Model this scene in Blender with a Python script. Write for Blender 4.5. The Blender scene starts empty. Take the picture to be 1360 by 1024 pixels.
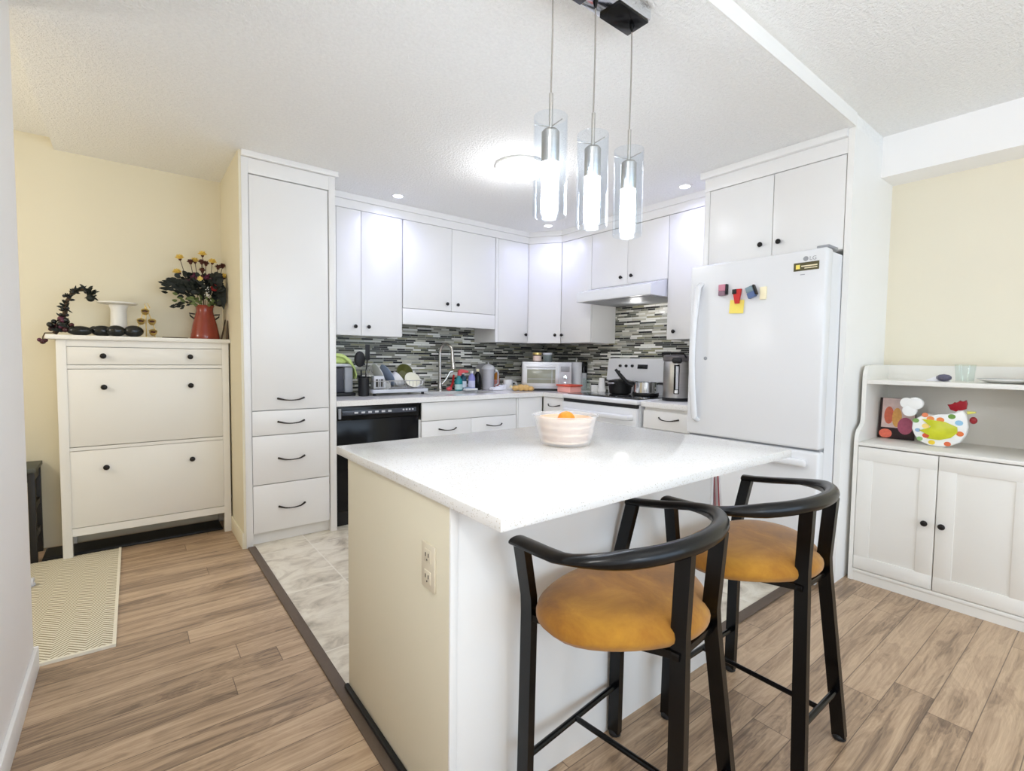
import bpy, bmesh, math, random
from mathutils import Vector, Matrix
PI = math.pi
rad = math.radians
scene = bpy.context.scene
COL = scene.collection
random.seed(7)
OFF = {}

# ------------------------------------------------------------------ mesh builder
class MB:
    def __init__(s, M=None):
        s.bm = bmesh.new(); s.M = M
    def _t(s, vs):
        if s.M is not None:
            bmesh.ops.transform(s.bm, matrix=s.M, verts=vs)
    def box(s, x0, x1, y0, y1, z0, z1, bev=0.0, M=None, seg=2):
        r = bmesh.ops.create_cube(s.bm, size=1)
        vs = r['verts']
        for v in vs:
            v.co = Vector((x0 + (v.co.x + .5) * (x1 - x0), y0 + (v.co.y + .5) * (y1 - y0), z0 + (v.co.z + .5) * (z1 - z0)))
        if bev > 0:
            es = list({e for v in vs for e in v.link_edges})
            r = bmesh.ops.bevel(s.bm, geom=es, offset=bev, segments=seg, profile=.5, affect='EDGES', clamp_overlap=True)
            vs = list({v for f in r['faces'] for v in f.verts})
            # all verts of the island
            seen = set(vs); st = list(vs)
            while st:
                v = st.pop()
                for e in v.link_edges:
                    o = e.other_vert(v)
                    if o not in seen: seen.add(o); st.append(o)
            vs = list(seen)
        if M is not None: bmesh.ops.transform(s.bm, matrix=M, verts=vs)
        s._t(vs); return s
    def rings(s, rings, closed=False, caps=True):
        """loft between rings of points"""
        R = [[s.bm.verts.new(p) for p in ring] for ring in rings]
        n = len(R[0]); m = len(R)
        for i in range(m if closed else m - 1):
            a, b = R[i], R[(i + 1) % m]
            for j in range(n):
                try: s.bm.faces.new((a[j], a[(j + 1) % n], b[(j + 1) % n], b[j]))
                except ValueError: pass
        if caps and not closed:
            s.bm.faces.new(list(reversed(R[0]))); s.bm.faces.new(R[-1])
        s._t([v for r in R for v in r]); return s
    def lathe(s, prof, c=(0, 0, 0), n=32, sx=1, sy=1, M=None, caps=True):
        rs = []
        for r, z in prof:
            r = max(r, 1e-4)
            ring = [Vector((sx * r * math.cos(2 * PI * k / n), sy * r * math.sin(2 * PI * k / n), z)) for k in range(n)]
            if M is not None: ring = [M @ p for p in ring]
            rs.append([p + Vector(c) for p in ring])
        return s.rings(rs, caps=caps)
    def cyl(s, p0, p1, r0, r1=None, n=20, caps=True):
        return s.tube([p0, p1], [r0, r0 if r1 is None else r1], n=n, caps=caps)
    def tube(s, pts, r, n=12, closed=False, flat=None, up=(0, 0, 1), caps=True, square=False):
        pts = [Vector(p) for p in pts]; m = len(pts)
        if not isinstance(r, (list, tuple)): r = [r] * m
        rs = []; prev = None
        for i, p in enumerate(pts):
            if closed: t = pts[(i + 1) % m] - pts[i - 1]
            else: t = pts[min(i + 1, m - 1)] - pts[max(i - 1, 0)]
            t.normalize()
            if prev is None:
                u = Vector(up)
                if abs(u.dot(t)) > .95: u = Vector((1, 0, 0)) if abs(t.x) < .9 else Vector((0, 1, 0))
            else: u = prev
            u = (u - t * u.dot(t)).normalized(); prev = u
            w = t.cross(u)
            fa, fb = (1, 1) if flat is None else (flat[i] if isinstance(flat, list) else flat)
            ring = []
            for k in range(n):
                a = 2 * PI * k / n + (PI / 4 if square else 0)
                ring.append(p + (u * (math.cos(a) * fa) + w * (math.sin(a) * fb)) * r[i])
            rs.append(ring)
        return s.rings(rs, closed=closed, caps=caps)
    def bar(s, pts, hw, hd, up=(0, 0, 1)):
        """rectangular bar along pts: hw half width along 'up', hd half depth"""
        k = math.sqrt(2)
        return s.tube(pts, 1.0, n=4, flat=(hw * k, hd * k), up=up, square=True)
    def prism(s, poly, axis, a, b, bev=0):
        def P(u, v, w):
            return Vector((w, u, v)) if axis == 'x' else Vector((u, w, v)) if axis == 'y' else Vector((u, v, w))
        A = [s.bm.verts.new(P(u, v, a)) for u, v in poly]; B = [s.bm.verts.new(P(u, v, b)) for u, v in poly]
        n = len(poly)
        fs = [s.bm.faces.new(A), s.bm.faces.new(list(reversed(B)))]
        for j in range(n): fs.append(s.bm.faces.new((A[j], B[j], B[(j + 1) % n], A[(j + 1) % n])))
        vs = A + B
        if bev:
            es = list({e for f in fs[:2] for e in f.edges})
            r = bmesh.ops.bevel(s.bm, geom=es, offset=bev, segments=2, profile=.5, affect='EDGES', clamp_overlap=True)
        else: s._t(vs)
        return s
    def ball(s, c, r, n=16, m=10, M=None):
        if not isinstance(r, (list, tuple)): r = (r, r, r)
        q = bmesh.ops.create_uvsphere(s.bm, u_segments=n, v_segments=m, radius=1)
        for v in q['verts']:
            p = Vector((v.co.x * r[0], v.co.y * r[1], v.co.z * r[2]))
            if M is not None: p = M @ p
            v.co = p + Vector(c)
        s._t(q['verts']); return s
    def quad(s, pts):
        vs = [s.bm.verts.new(p) for p in pts]; s.bm.faces.new(vs); s._t(vs); return s

def obj(name, mb, mat, parent=None, ang=35):
    bm = mb.bm
    bmesh.ops.recalc_face_normals(bm, faces=bm.faces[:])
    off = Vector(OFF[parent.name]) if parent is not None and parent.name in OFF else None
    if off is None and parent is None:
        xs = [v.co for v in bm.verts]
        lo = [min(p[i] for p in xs) for i in range(3)]; hi = [max(p[i] for p in xs) for i in range(3)]
        off = Vector(((lo[0] + hi[0]) / 2, (lo[1] + hi[1]) / 2, lo[2]))
    if off is None: off = Vector((0, 0, 0))
    for v in bm.verts: v.co -= off
    me = bpy.data.meshes.new(name); bm.to_mesh(me); bm.free()
    me.shade_smooth(); me.set_sharp_from_angle(angle=rad(ang))
    if mat is not None: me.materials.append(mat)
    o = bpy.data.objects.new(name, me); COL.objects.link(o)
    if parent is not None: o.parent = parent; OFF[o.name] = tuple(off)
    else: o.location = off; OFF[o.name] = tuple(off)
    return o

def tag(o, label, cat, group=None):
    o['label'] = label; o['category'] = cat
    if group: o['group'] = group
    return o

def thing(name, label, cat, loc=(0, 0, 0), rotz=0, group=None, local=False):
    o = bpy.data.objects.new(name, None); COL.objects.link(o)
    o.empty_display_size = .05
    o.location = loc; o.rotation_euler = (0, 0, rotz)
    OFF[o.name] = (0, 0, 0) if local or rotz else tuple(loc)
    return tag(o, label, cat, group)

def struct(name, mb, mat):
    o = obj(name, mb, mat); o['kind'] = 'structure'; return o

def copy_tree(root, loc, rotz=None, label=None):
    r = root.copy(); COL.objects.link(r); r.location = loc
    if rotz is not None: r.rotation_euler = (0, 0, rotz)
    if label: r['label'] = label
    for ch in list(root.children):
        c = ch.copy(); COL.objects.link(c); c.parent = r
        for g in list(ch.children):
            d = g.copy(); COL.objects.link(d); d.parent = c
    return r

# ------------------------------------------------------------------ materials
def newmat(name):
    m = bpy.data.materials.new(name); m.use_nodes = True
    nt = m.node_tree; b = nt.nodes['Principled BSDF']
    return m, nt, b

def lin(c):
    return tuple(((x / 255) / 12.92 if x / 255 <= .04045 else ((x / 255 + .055) / 1.055) ** 2.4) for x in c)

def mat(name, rgb, rough=.5, metal=0, spec=.5, coat=0, trans=0, ior=1.45, emit=0, ecol=None, vary=.04, vscale=12, bump=0, bscale=80, alpha=1, sss=0):
    m, nt, b = newmat(name)
    c = lin(rgb)
    if vary > 0:
        tc = nt.nodes.new('ShaderNodeTexCoord'); nz = nt.nodes.new('ShaderNodeTexNoise')
        nz.inputs['Scale'].default_value = vscale; nz.inputs['Detail'].default_value = 3
        nt.links.new(tc.outputs['Object'], nz.inputs['Vector'])
        rp = nt.nodes.new('ShaderNodeMix'); rp.data_type = 'RGBA'
        rp.inputs[6].default_value = tuple(max(0, x * (1 - vary)) for x in c) + (1,)
        rp.inputs[7].default_value = tuple(min(1, x * (1 + vary)) for x in c) + (1,)
        nt.links.new(nz.outputs['Fac'], rp.inputs[0]); nt.links.new(rp.outputs[2], b.inputs['Base Color'])
    else: b.inputs['Base Color'].default_value = c + (1,)
    b.inputs['Roughness'].default_value = rough; b.inputs['Metallic'].default_value = metal
    b.inputs['Specular IOR Level'].default_value = spec; b.inputs['Coat Weight'].default_value = coat
    b.inputs['Transmission Weight'].default_value = trans; b.inputs['IOR'].default_value = ior
    b.inputs['Alpha'].default_value = alpha
    if sss: b.inputs['Subsurface Weight'].default_value = sss
    if emit:
        b.inputs['Emission Color'].default_value = (lin(ecol) if ecol else c) + (1,); b.inputs['Emission Strength'].default_value = emit
    if bump:
        tc = nt.nodes.new('ShaderNodeTexCoord'); nz = nt.nodes.new('ShaderNodeTexNoise'); nz.inputs['Scale'].default_value = bscale
        nz.inputs['Detail'].default_value = 4
        bp = nt.nodes.new('ShaderNodeBump'); bp.inputs['Strength'].default_value = bump; bp.inputs['Distance'].default_value = .01
        nt.links.new(tc.outputs['Object'], nz.inputs['Vector']); nt.links.new(nz.outputs['Fac'], bp.inputs['Height'])
        nt.links.new(bp.outputs['Normal'], b.inputs['Normal'])
    return m

class G:
    """tiny node graph helper"""
    def __init__(s, nt): s.nt = nt
    def n(s, t, **kw):
        x = s.nt.nodes.new(t)
        for k, v in kw.items(): setattr(x, k, v)
        return x
    def put(s, sock, v):
        if hasattr(v, 'is_output') or isinstance(v, bpy.types.NodeSocket): s.nt.links.new(v, sock)
        else: sock.default_value = v
    def m(s, op, a, b=0.0, c=0.0):
        x = s.n('ShaderNodeMath', operation=op)
        s.put(x.inputs[0], a); s.put(x.inputs[1], b)
        if op in ('MULTIPLY_ADD',): s.put(x.inputs[2], c)
        return x.outputs[0]
    def vec(s, x=0.0, y=0.0, z=0.0):
        q = s.n('ShaderNodeCombineXYZ'); s.put(q.inputs[0], x); s.put(q.inputs[1], y); s.put(q.inputs[2], z); return q.outputs[0]
    def xyz(s, kind='Object'):
        tc = s.n('ShaderNodeTexCoord'); sp = s.n('ShaderNodeSeparateXYZ'); s.nt.links.new(tc.outputs[kind], sp.inputs[0])
        return sp.outputs[0], sp.outputs[1], sp.outputs[2]
    def white(s, v):
        q = s.n('ShaderNodeTexWhiteNoise', noise_dimensions='3D'); s.put(q.inputs['Vector'], v); return q.outputs['Value']
    def noise(s, v, scale=5, detail=3, rough=.5, dist=0):
        q = s.n('ShaderNodeTexNoise'); s.put(q.inputs['Vector'], v); q.inputs['Scale'].default_value = scale
        q.inputs['Detail'].default_value = detail; q.inputs['Roughness'].default_value = rough; q.inputs['Distortion'].default_value = dist
        return q.outputs['Fac']
    def ramp(s, f, stops, interp='LINEAR'):
        q = s.n('ShaderNodeValToRGB'); q.color_ramp.interpolation = interp
        el = q.color_ramp.elements
        while len(el) < len(stops): el.new(.5)
        for e, (p, c) in zip(el, stops): e.position = p; e.color = lin(c) + (1,)
        s.put(q.inputs[0], f); return q.outputs[0]
    def mix(s, f, a, b, blend='MIX'):
        q = s.n('ShaderNodeMix', data_type='RGBA', blend_type=blend); s.put(q.inputs[0], f)
        for i, v in ((6, a), (7, b)):
            s.put(q.inputs[i], v if not isinstance(v, tuple) else lin(v) + (1,))
        return q.outputs[2]
    def bump(s, h, st=.3, dist=.01):
        q = s.n('ShaderNodeBump'); q.inputs['Strength'].default_value = st; q.inputs['Distance'].default_value = dist
        s.put(q.inputs['Height'], h); return q.outputs[0]

def wood_floor():
    m, nt, b = newmat('laminate planks'); g = G(nt)
    x, y, z = g.xyz()
    W, L = .1165, 1.22
    row = g.m('FLOOR', g.m('DIVIDE', y, W))
    ro = g.white(g.vec(row, 3.3, 0))
    u = g.m('ADD', g.m('DIVIDE', x, L), g.m('MULTIPLY', ro, 7.0))
    pl = g.m('FLOOR', u)
    rnd = g.white(g.vec(row, pl, 1.7))
    fy = g.m('FRACT', g.m('DIVIDE', y, W)); fx = g.m('FRACT', u)
    ey = g.m('MINIMUM', fy, g.m('SUBTRACT', 1.0, fy)); ex = g.m('MULTIPLY', g.m('MINIMUM', fx, g.m('SUBTRACT', 1.0, fx)), L / W)
    edge = g.m('LESS_THAN', g.m('MINIMUM', ey, ex), .012)
    off = g.m('MULTIPLY', rnd, 40.0)
    v1 = g.vec(g.m('ADD', g.m('MULTIPLY', x, .9), off), g.m('ADD', g.m('MULTIPLY', y, 5.0), off), 0.0)
    n1 = g.noise(v1, 1.9, 5, .58, 1.3)
    v2 = g.vec(g.m('ADD', g.m('MULTIPLY', x, 3.0), off), g.m('MULTIPLY', y, 85.0), off)
    n2 = g.noise(v2, 1.6, 5, .65, .5)
    v3 = g.vec(g.m('ADD', g.m('MULTIPLY', x, .8), off), g.m('ADD', g.m('MULTIPLY', y, 22.0), off), 4.0)
    n3 = g.noise(v3, 1.5, 4, .6, .8)
    ring = g.m('FRACT', g.m('MULTIPLY', n1, 9.0))
    ring = g.m('ABSOLUTE', g.m('SUBTRACT', ring, .5))
    f = g.m('ADD', g.m('MULTIPLY', n1, .40), g.m('MULTIPLY', n2, .26))
    f = g.m('ADD', f, g.m('MULTIPLY', n3, .3))
    f = g.m('ADD', f, g.m('MULTIPLY', g.m('SUBTRACT', ring, .25), .12))
    f = g.m('ADD', f, g.m('MULTIPLY', g.m('SUBTRACT', rnd, .5), .10))
    c = g.ramp(f, [(.28, (80, 62, 47)), (.39, (132, 110, 89)), (.475, (168, 142, 115)), (.58, (192, 166, 137)), (.75, (210, 185, 157))])
    c = g.mix(g.m('MULTIPLY', edge, .75), c, (74, 58, 46))
    nt.links.new(c, b.inputs['Base Color']); b.inputs['Roughness'].default_value = .36; b.inputs['Specular IOR Level'].default_value = .45
    nt.links.new(g.bump(g.m('SUBTRACT', g.m('MULTIPLY', n2, .25), g.m('MULTIPLY', edge, 1.0)), .12, .004), b.inputs['Normal'])
    return m

def tile_floor():
    m, nt, b = newmat('stone floor tile'); g = G(nt)
    x, y, z = g.xyz('Object')
    tx = g.m('DIVIDE', x, .305); ty = g.m('DIVIDE', y, .61)
    fx = g.m('FRACT', tx); fy = g.m('FRACT', ty)
    ex = g.m('MINIMUM', fx, g.m('SUBTRACT', 1.0, fx)); ey = g.m('MULTIPLY', g.m('MINIMUM', fy, g.m('SUBTRACT', 1.0, fy)), 2.0)
    edge = g.m('LESS_THAN', g.m('MINIMUM', ex, ey), .012)
    rnd = g.white(g.vec(g.m('FLOOR', tx), g.m('FLOOR', ty), .5))
    o = g.m('MULTIPLY', rnd, 9.0)
    n = g.noise(g.vec(g.m('ADD', x, o), g.m('ADD', g.m('MULTIPLY', y, 1.5), o), 0.0), 5.5, 7, .65, .8)
    c = g.ramp(n, [(.28, (150, 141, 124)), (.42, (200, 191, 174)), (.55, (222, 215, 199)), (.75, (232, 227, 214))])
    c = g.mix(g.m('MULTIPLY', edge, .6), c, (236, 232, 222))
    nt.links.new(c, b.inputs['Base Color']); b.inputs['Roughness'].default_value = .35
    return m

def mosaic(axis):
    m, nt, b = newmat('strip mosaic tile ' + axis); g = G(nt)
    x, y, z = g.xyz('Object')
    u = x if axis == 'x' else y
    H = .0165
    rz = g.m('DIVIDE', z, H); row = g.m('FLOOR', rz)
    r1 = g.white(g.vec(row, 1.1, 0)); r2 = g.white(g.vec(row, 5.7, 2.0))
    Ln = g.m('ADD', .075, g.m('MULTIPLY', r1, .11))
    uu = g.m('ADD', g.m('DIVIDE', u, Ln), g.m('MULTIPLY', r2, 17.0))
    cell = g.m('FLOOR', uu)
    rnd = g.white(g.vec(row, cell, 4.2))
    rn2 = g.white(g.vec(row, cell, 9.1))
    fz = g.m('FRACT', rz); fu = g.m('FRACT', uu)
    ez = g.m('LESS_THAN', g.m('MINIMUM', fz, g.m('SUBTRACT', 1.0, fz)), .07)
    eu = g.m('LESS_THAN', g.m('MULTIPLY', g.m('MINIMUM', fu, g.m('SUBTRACT', 1.0, fu)), Ln), .0012)
    edge = g.m('MAXIMUM', ez, eu)
    c = g.ramp(rnd, [(0, (12, 13, 13)), (.20, (60, 64, 60)), (.26, (124, 124, 110)), (.36, (166, 167, 158)), (.48, (194, 192, 178)), (.61, (222, 222, 216)), (.74, (156, 154, 126)), (.82, (238, 238, 232)), (.94, (86, 90, 80))], 'CONSTANT')
    n = g.noise(g.vec(g.m('MULTIPLY', u, 18.0), g.m('MULTIPLY', z, 90.0), rnd), 1.0, 3)
    c = g.mix(.28, c, g.ramp(n, [(.3, (70, 70, 66)), (.7, (200, 200, 194))]), 'OVERLAY')
    c = g.mix(edge, c, (186, 185, 178))
    nt.links.new(c, b.inputs['Base Color'])
    nt.links.new(g.m('ADD', .12, g.m('MULTIPLY', rn2, .3)), b.inputs['Roughness'])
    nt.links.new(g.bump(g.m('SUBTRACT', 1.0, edge), .25, .002), b.inputs['Normal'])
    return m

def quartz():
    m, nt, b = newmat('white quartz'); g = G(nt)
    tc = g.n('ShaderNodeTexCoord')
    v = g.n('ShaderNodeTexVoronoi'); v.inputs['Scale'].default_value = 260; nt.links.new(tc.outputs['Object'], v.inputs['Vector'])
    w = g.white(v.outputs['Color'])
    d = g.m('LESS_THAN', v.outputs['Distance'], .42)
    spot = g.m('MULTIPLY', g.m('GREATER_THAN', w, .78), d)
    c = g.mix(g.m('MULTIPLY', spot, .55), (231, 230, 228), g.ramp(g.white(g.vec(w, 2.0, 1.0)), [(.2, (190, 176, 148)), (.6, (150, 140, 122)), (.9, (206, 198, 178))]))
    nt.links.new(c, b.inputs['Base Color']); b.inputs['Roughness'].default_value = .16
    return m

def popcorn(rgb):
    m, nt, b = newmat('stipple ceiling'); g = G(nt)
    tc = g.n('ShaderNodeTexCoord')
    n = g.noise(tc.outputs['Object'], 70, 3, .65); n2 = g.noise(tc.outputs['Object'], 200, 2, .5)
    h = g.m('ADD', g.m('MULTIPLY', n, .8), g.m('MULTIPLY', n2, .3))
    c = lin(rgb)
    nt.links.new(g.mix(n, tuple(int(q * .95) for q in rgb), tuple(min(255, int(q * 1.03)) for q in rgb)), b.inputs['Base Color'])
    b.inputs['Roughness'].default_value = .9; b.inputs['Specular IOR Level'].default_value = .1
    nt.links.new(g.bump(h, .7, .02), b.inputs['Normal'])
    return m

def rug_mat():
    m, nt, b = newmat('herringbone weave'); g = G(nt)
    x, y, z = g.xyz('Object')
    px, py = .105, .021
    fx = g.m('FRACT', g.m('DIVIDE', x, px))
    tri = g.m('ABSOLUTE', g.m('SUBTRACT', fx, .5))
    s = g.m('FRACT', g.m('DIVIDE', g.m('ADD', y, g.m('MULTIPLY', tri, .105)), py))
    st = g.m('LESS_THAN', s, .42)
    n = g.noise(g.vec(x, y, 0.0), 180, 2)
    c = g.mix(st, (221, 215, 198), (150, 141, 120))
    c = g.mix(.25, c, g.ramp(n, [(.3, (120, 110, 90)), (.7, (240, 232, 210))]), 'OVERLAY')
    nt.links.new(c, b.inputs['Base Color']); b.inputs['Roughness'].default_value = .95; b.inputs['Specular IOR Level'].default_value = .1
    nt.links.new(g.bump(g.m('ADD', s, n), .3, .004), b.inputs['Normal'])
    return m

def suede():
    m, nt, b = newmat('tan suede'); g = G(nt)
    tc = g.n('ShaderNodeTexCoord')
    n = g.noise(tc.outputs['Object'], 7, 5, .65, .6); n2 = g.noise(tc.outputs['Object'], 300, 2)
    c = g.ramp(n, [(.3, (126, 80, 10)), (.5, (154, 101, 12)), (.7, (178, 126, 28))])
    nt.links.new(c, b.inputs['Base Color']); b.inputs['Roughness'].default_value = .85; b.inputs['Sheen Weight'].default_value = .25
    nt.links.new(g.bump(n2, .15, .002), b.inputs['Normal'])
    return m

def brushed(name, rgb, rough=.32, axis='z'):
    m, nt, b = newmat(name); g = G(nt)
    x, y, z = g.xyz('Object')
    v = g.vec(g.m('MULTIPLY', x, 4.0), g.m('MULTIPLY', y, 4.0), g.m('MULTIPLY', z, 160.0)) if axis == 'z' else g.vec(g.m('MULTIPLY', x, 160.0), g.m('MULTIPLY', y, 160.0), g.m('MULTIPLY', z, 4.0))
    n = g.noise(v, 1.0, 3)
    nt.links.new(g.mix(n, tuple(int(c * .9) for c in rgb), rgb), b.inputs['Base Color'])
    b.inputs['Metallic'].default_value = 1; b.inputs['Roughness'].default_value = rough
    return m

def stripes(name, c1, c2, period, axis='x'):
    m, nt, b = newmat(name); g = G(nt)
    q = dict(zip('xyz', g.xyz('Object')))[axis]
    s = g.m('LESS_THAN', g.m('FRACT', g.m('DIVIDE', q, period)), .3)
    nt.links.new(g.mix(s, c1, c2), b.inputs['Base Color']); b.inputs['Roughness'].default_value = .9
    return m

def glassmat(name, tint=(255, 255, 255), fac=.25, rough=.02):
    """thin clear glass: mostly see-through with fresnel sheen"""
    m = bpy.data.materials.new(name); m.use_nodes = True; nt = m.node_tree; g = G(nt)
    for n in list(nt.nodes): nt.nodes.remove(n)
    out = g.n('ShaderNodeOutputMaterial'); tr = g.n('ShaderNodeBsdfTransparent'); gl = g.n('ShaderNodeBsdfGlossy'); mx = g.n('ShaderNodeMixShader')
    tr.inputs[0].default_value = lin(tint) + (1,); gl.inputs['Roughness'].default_value = rough
    fr = g.n('ShaderNodeLayerWeight'); fr.inputs['Blend'].default_value = .5
    nz = g.noise(g.n('ShaderNodeTexCoord').outputs['Object'], 3, 1)
    fp = g.m('ADD', .03, g.m('MULTIPLY', g.m('POWER', fr.outputs['Facing'], 4.0), fac))
    nt.links.new(g.m('MULTIPLY', fp, g.m('ADD', .95, g.m('MULTIPLY', nz, .05))), mx.inputs[0])
    nt.links.new(tr.outputs[0], mx.inputs[1]); nt.links.new(gl.outputs[0], mx.inputs[2]); nt.links.new(mx.outputs[0], out.inputs[0])
    return m

M = {}
M['wood'] = wood_floor(); M['tile'] = tile_floor(); M['mosx'] = mosaic('x'); M['mosy'] = mosaic('y'); M['quartz'] = quartz()
M['ceil'] = popcorn((247, 247, 245)); M['rug'] = rug_mat(); M['suede'] = suede()
M['cream'] = mat('cream wall paint', (222, 215, 193), .8, spec=.2, vary=.015, vscale=3, bump=.03, bscale=160)
M['creamR'] = mat('pale cream wall paint', (231, 224, 204), .8, spec=.2, vary=.015, vscale=3, bump=.03, bscale=160)
M['whitewall'] = mat('white wall paint', (245, 244, 243), .75, spec=.2, vary=.01, vscale=3, bump=.02, bscale=160)
M['trimw'] = mat('white trim paint', (236, 235, 232), .45, vary=.01)
M['cab'] = mat('white cabinet lacquer', (229, 228, 226), .32, vary=.008, vscale=4)
M['cabw'] = mat('white furniture paint', (230, 228, 222), .42, vary=.012, vscale=4)
M['gap'] = mat('dark cabinet interior', (60, 56, 50), .8)
M['strip'] = mat('walnut brown transition', (92, 78, 66), .5, vary=.15, vscale=60)
M['blackp'] = mat('black gloss plastic', (7, 7, 9), .16, spec=.3, vary=.1)
M['blackm'] = mat('black matte plastic', (20, 20, 21), .5, vary=.1)
M['blackmetal'] = mat('satin black metal', (3, 3, 4), .26, spec=.42, vary=.1)
M['pewter'] = mat('dark pewter', (58, 53, 50), .35, metal=.8, vary=.1)
M['knob'] = mat('dark bronze knob', (34, 31, 30), .35, metal=.5, vary=.1)
M['appl'] = mat('white appliance enamel', (223, 224, 226), .22, vary=.006, vscale=2)
M['grayp'] = mat('grey plastic', (150, 152, 156), .45)
M['lgray'] = mat('light grey plastic', (196, 198, 202), .4)
M['steel'] = brushed('brushed steel', (196, 194, 190)); M['nickel'] = brushed('brushed nickel', (206, 202, 194), .25)
M['chrome'] = mat('chrome', (225, 228, 232), .08, metal=1, vary=.02)
M['cordm'] = mat('clear silver cord', (150, 145, 138), .4, vary=.05)
M['glass'] = glassmat('clear shade glass', (251, 253, 255), .2)
M['glass2'] = glassmat('clear drinking glass', (249, 252, 251), .3)
M['bulb'] = mat('lit diffuser', (255, 255, 255), .5, emit=52, ecol=(232, 242, 255), vary=0)
M['dome'] = mat('lit dome glass', (255, 255, 252), .5, emit=16, ecol=(246, 248, 255), vary=0)
M['led'] = mat('lit recessed lens', (255, 255, 255), .5, emit=14, ecol=(225, 232, 255), vary=0)
M['white'] = mat('white ceramic', (240, 240, 238), .2, vary=.01)
M['whitep'] = mat('white plastic', (238, 238, 236), .4, vary=.01)
M['red'] = mat('red plastic', (196, 40, 40), .4); M['teal'] = mat('teal plastic', (40, 140, 146), .3); M['pink'] = mat('coral pink plastic', (224, 92, 96), .4)
M['lav'] = mat('lavender plastic', (150, 150, 214), .35); M['yellow'] = mat('yellow paper', (240, 220, 110), .8); M['cream2'] = mat('cream plastic', (240, 230, 196), .5)
M['ivory'] = mat('ivory wall plate', (222, 213, 192), .4)
M['orange'] = mat('orange peel', (236, 150, 40), .45, bump=.2, bscale=140); M['peach'] = mat('peach basket plastic', (246, 222, 194), .5)
M['leafd'] = mat('dark green leaf', (20, 27, 20), .6, vary=.3); M['leafo'] = mat('olive leaf', (98, 112, 62), .6, vary=.25)
M['stem'] = mat('brown stem', (70, 54, 38), .8, vary=.2); M['berry'] = mat('dark berry', (60, 20, 28), .25, vary=.25); M['bpurp'] = mat('purple berry', (88, 36, 58), .3, vary=.25)
M['gold'] = mat('gold metal', (222, 196, 124), .3, metal=.7, vary=.1); M['redvase'] = mat('red enamel', (134, 52, 36), .25, vary=.12, vscale=20, coat=.3)
M['petal'] = mat('yellow petal', (226, 196, 96), .7, vary=.12); M['fbrown'] = mat('brown flower centre', (86, 44, 32), .8, vary=.2); M['rose'] = mat('pale yellow rose', (240, 222, 140), .7); M['redfl'] = mat('red flower', (160, 34, 34), .7)
M['stone'] = mat('black glazed stone', (26, 28, 27), .2, vary=.2); M['candle'] = mat('cream wax', (238, 222, 190), .5)
M['towelg'] = mat('lime green towel', (206, 224, 140), .95, bump=.5, bscale=220); M['denim'] = mat('navy fabric', (40, 52, 92), .9); M['slip'] = mat('pale slipper fabric', (206, 208, 216), .9)
M['darkwood'] = mat('black stained wood', (36, 34, 32), .5, vary=.25, vscale=30); M['darktop'] = mat('grey stained wood', (78, 80, 72), .55, vary=.2, vscale=30)
M['amber'] = mat('amber glass', (176, 110, 30), .15, vary=.1); M['bag'] = mat('translucent bread bag', (214, 176, 110), .35, vary=.3, vscale=40)
M['tissue'] = mat('white cloth', (236, 236, 240), .9, bump=.3, bscale=40); M['olive'] = mat('olive glaze', (96, 98, 52), .3, vary=.2)
M['bluegl'] = mat('grey blue ceramic', (150, 166, 188), .25); M['smoke'] = mat('smoky plastic', (176, 174, 178), .25, vary=.06); M['ceramblk'] = mat('black ceramic glass', (22, 23, 26), .07, vary=.05)
M['ovenglass'] = mat('oven window', (148, 148, 130), .15, vary=.2, vscale=8)
M['bowl'] = mat('frosted white plastic', (246, 246, 246), .35, trans=.0, alpha=.27, vary=.01)

BV = .0025
def knob_round(mb, p, d, r=.015):
    """mushroom knob; p on the face, d outward unit vector"""
    d = Vector(d); p = Vector(p)
    q = d.to_track_quat('Z', 'Y').to_matrix().to_4x4(); q.translation = p
    prof = [(r * .5, 0), (r * .42, .008), (r * .5, .013), (r, .017), (r * 1.02, .021), (r * .8, .026), (r * .35, .0285), (.0005, .029)]
    mb.rings([[q @ Vector((a * math.cos(2 * PI * k / 16), a * math.sin(2 * PI * k / 16), z)) for k in range(16)] for a, z in prof]); return mb
def bow_pull(mb, p0, p1, d, out=.03, r=.0045, drop=.012):
    p0, p1, d = Vector(p0), Vector(p1), Vector(d)
    pts = []; rr = []
    for i in range(15):
        t = i / 14; s = math.sin(PI * t)
        pts.append(p0.lerp(p1, t) + d * (out * min(1, s * 1.6)) - Vector((0, 0, drop * s))); rr.append(r * (1.5 - .7 * s))
    mb.tube(pts, rr, n=8); return mb

# ================================================================== SETTING
XW, YW, HK, HL = 3.645, 4.085, 2.423, 2.49
struct('floor', MB().box(-2.3, .577, 1.09, YW, -.06, 0).box(-2.3, XW, -3.3, 1.09, -.06, 0), M['wood'])
struct('floor_kitchen', MB().box(.577, XW, 1.09, YW, -.06, 0), M['tile'])
struct('wall_back', MB().box(-2.4, XW + .1, YW, YW + .12, 0, 2.6), M['cream'])
struct('wall_right', MB().box(XW, XW + .12, -3.3, YW, 0, 2.6), M['creamR'])
struct('wall_left', MB().box(-.43, -.307, -3.3, 2.512, 0, 2.55, .004), M['whitewall'])
struct('wall_hall', MB().box(-2.42, -2.3, 2.3, YW, 0, 2.6).box(-2.3, -.43, 2.28, 2.39, 0, 2.6), M['cream'])
struct('wall_partition', MB().box(.537, .5495, 3.356, YW, 0, HK), M['cream'])
struct('wall_column', MB().box(2.997, XW, .963, .992, 0, HK), M['trimw'])
w = MB()
w.box(-.43, XW + .1, -3.42, -3.3, 0, .25).box(-.43, XW + .1, -3.42, -3.3, 2.3, 2.6).box(-.43, .0, -3.42, -3.3, .25, 2.3).box(3.4, XW + .1, -3.42, -3.3, .25, 2.3)
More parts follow.
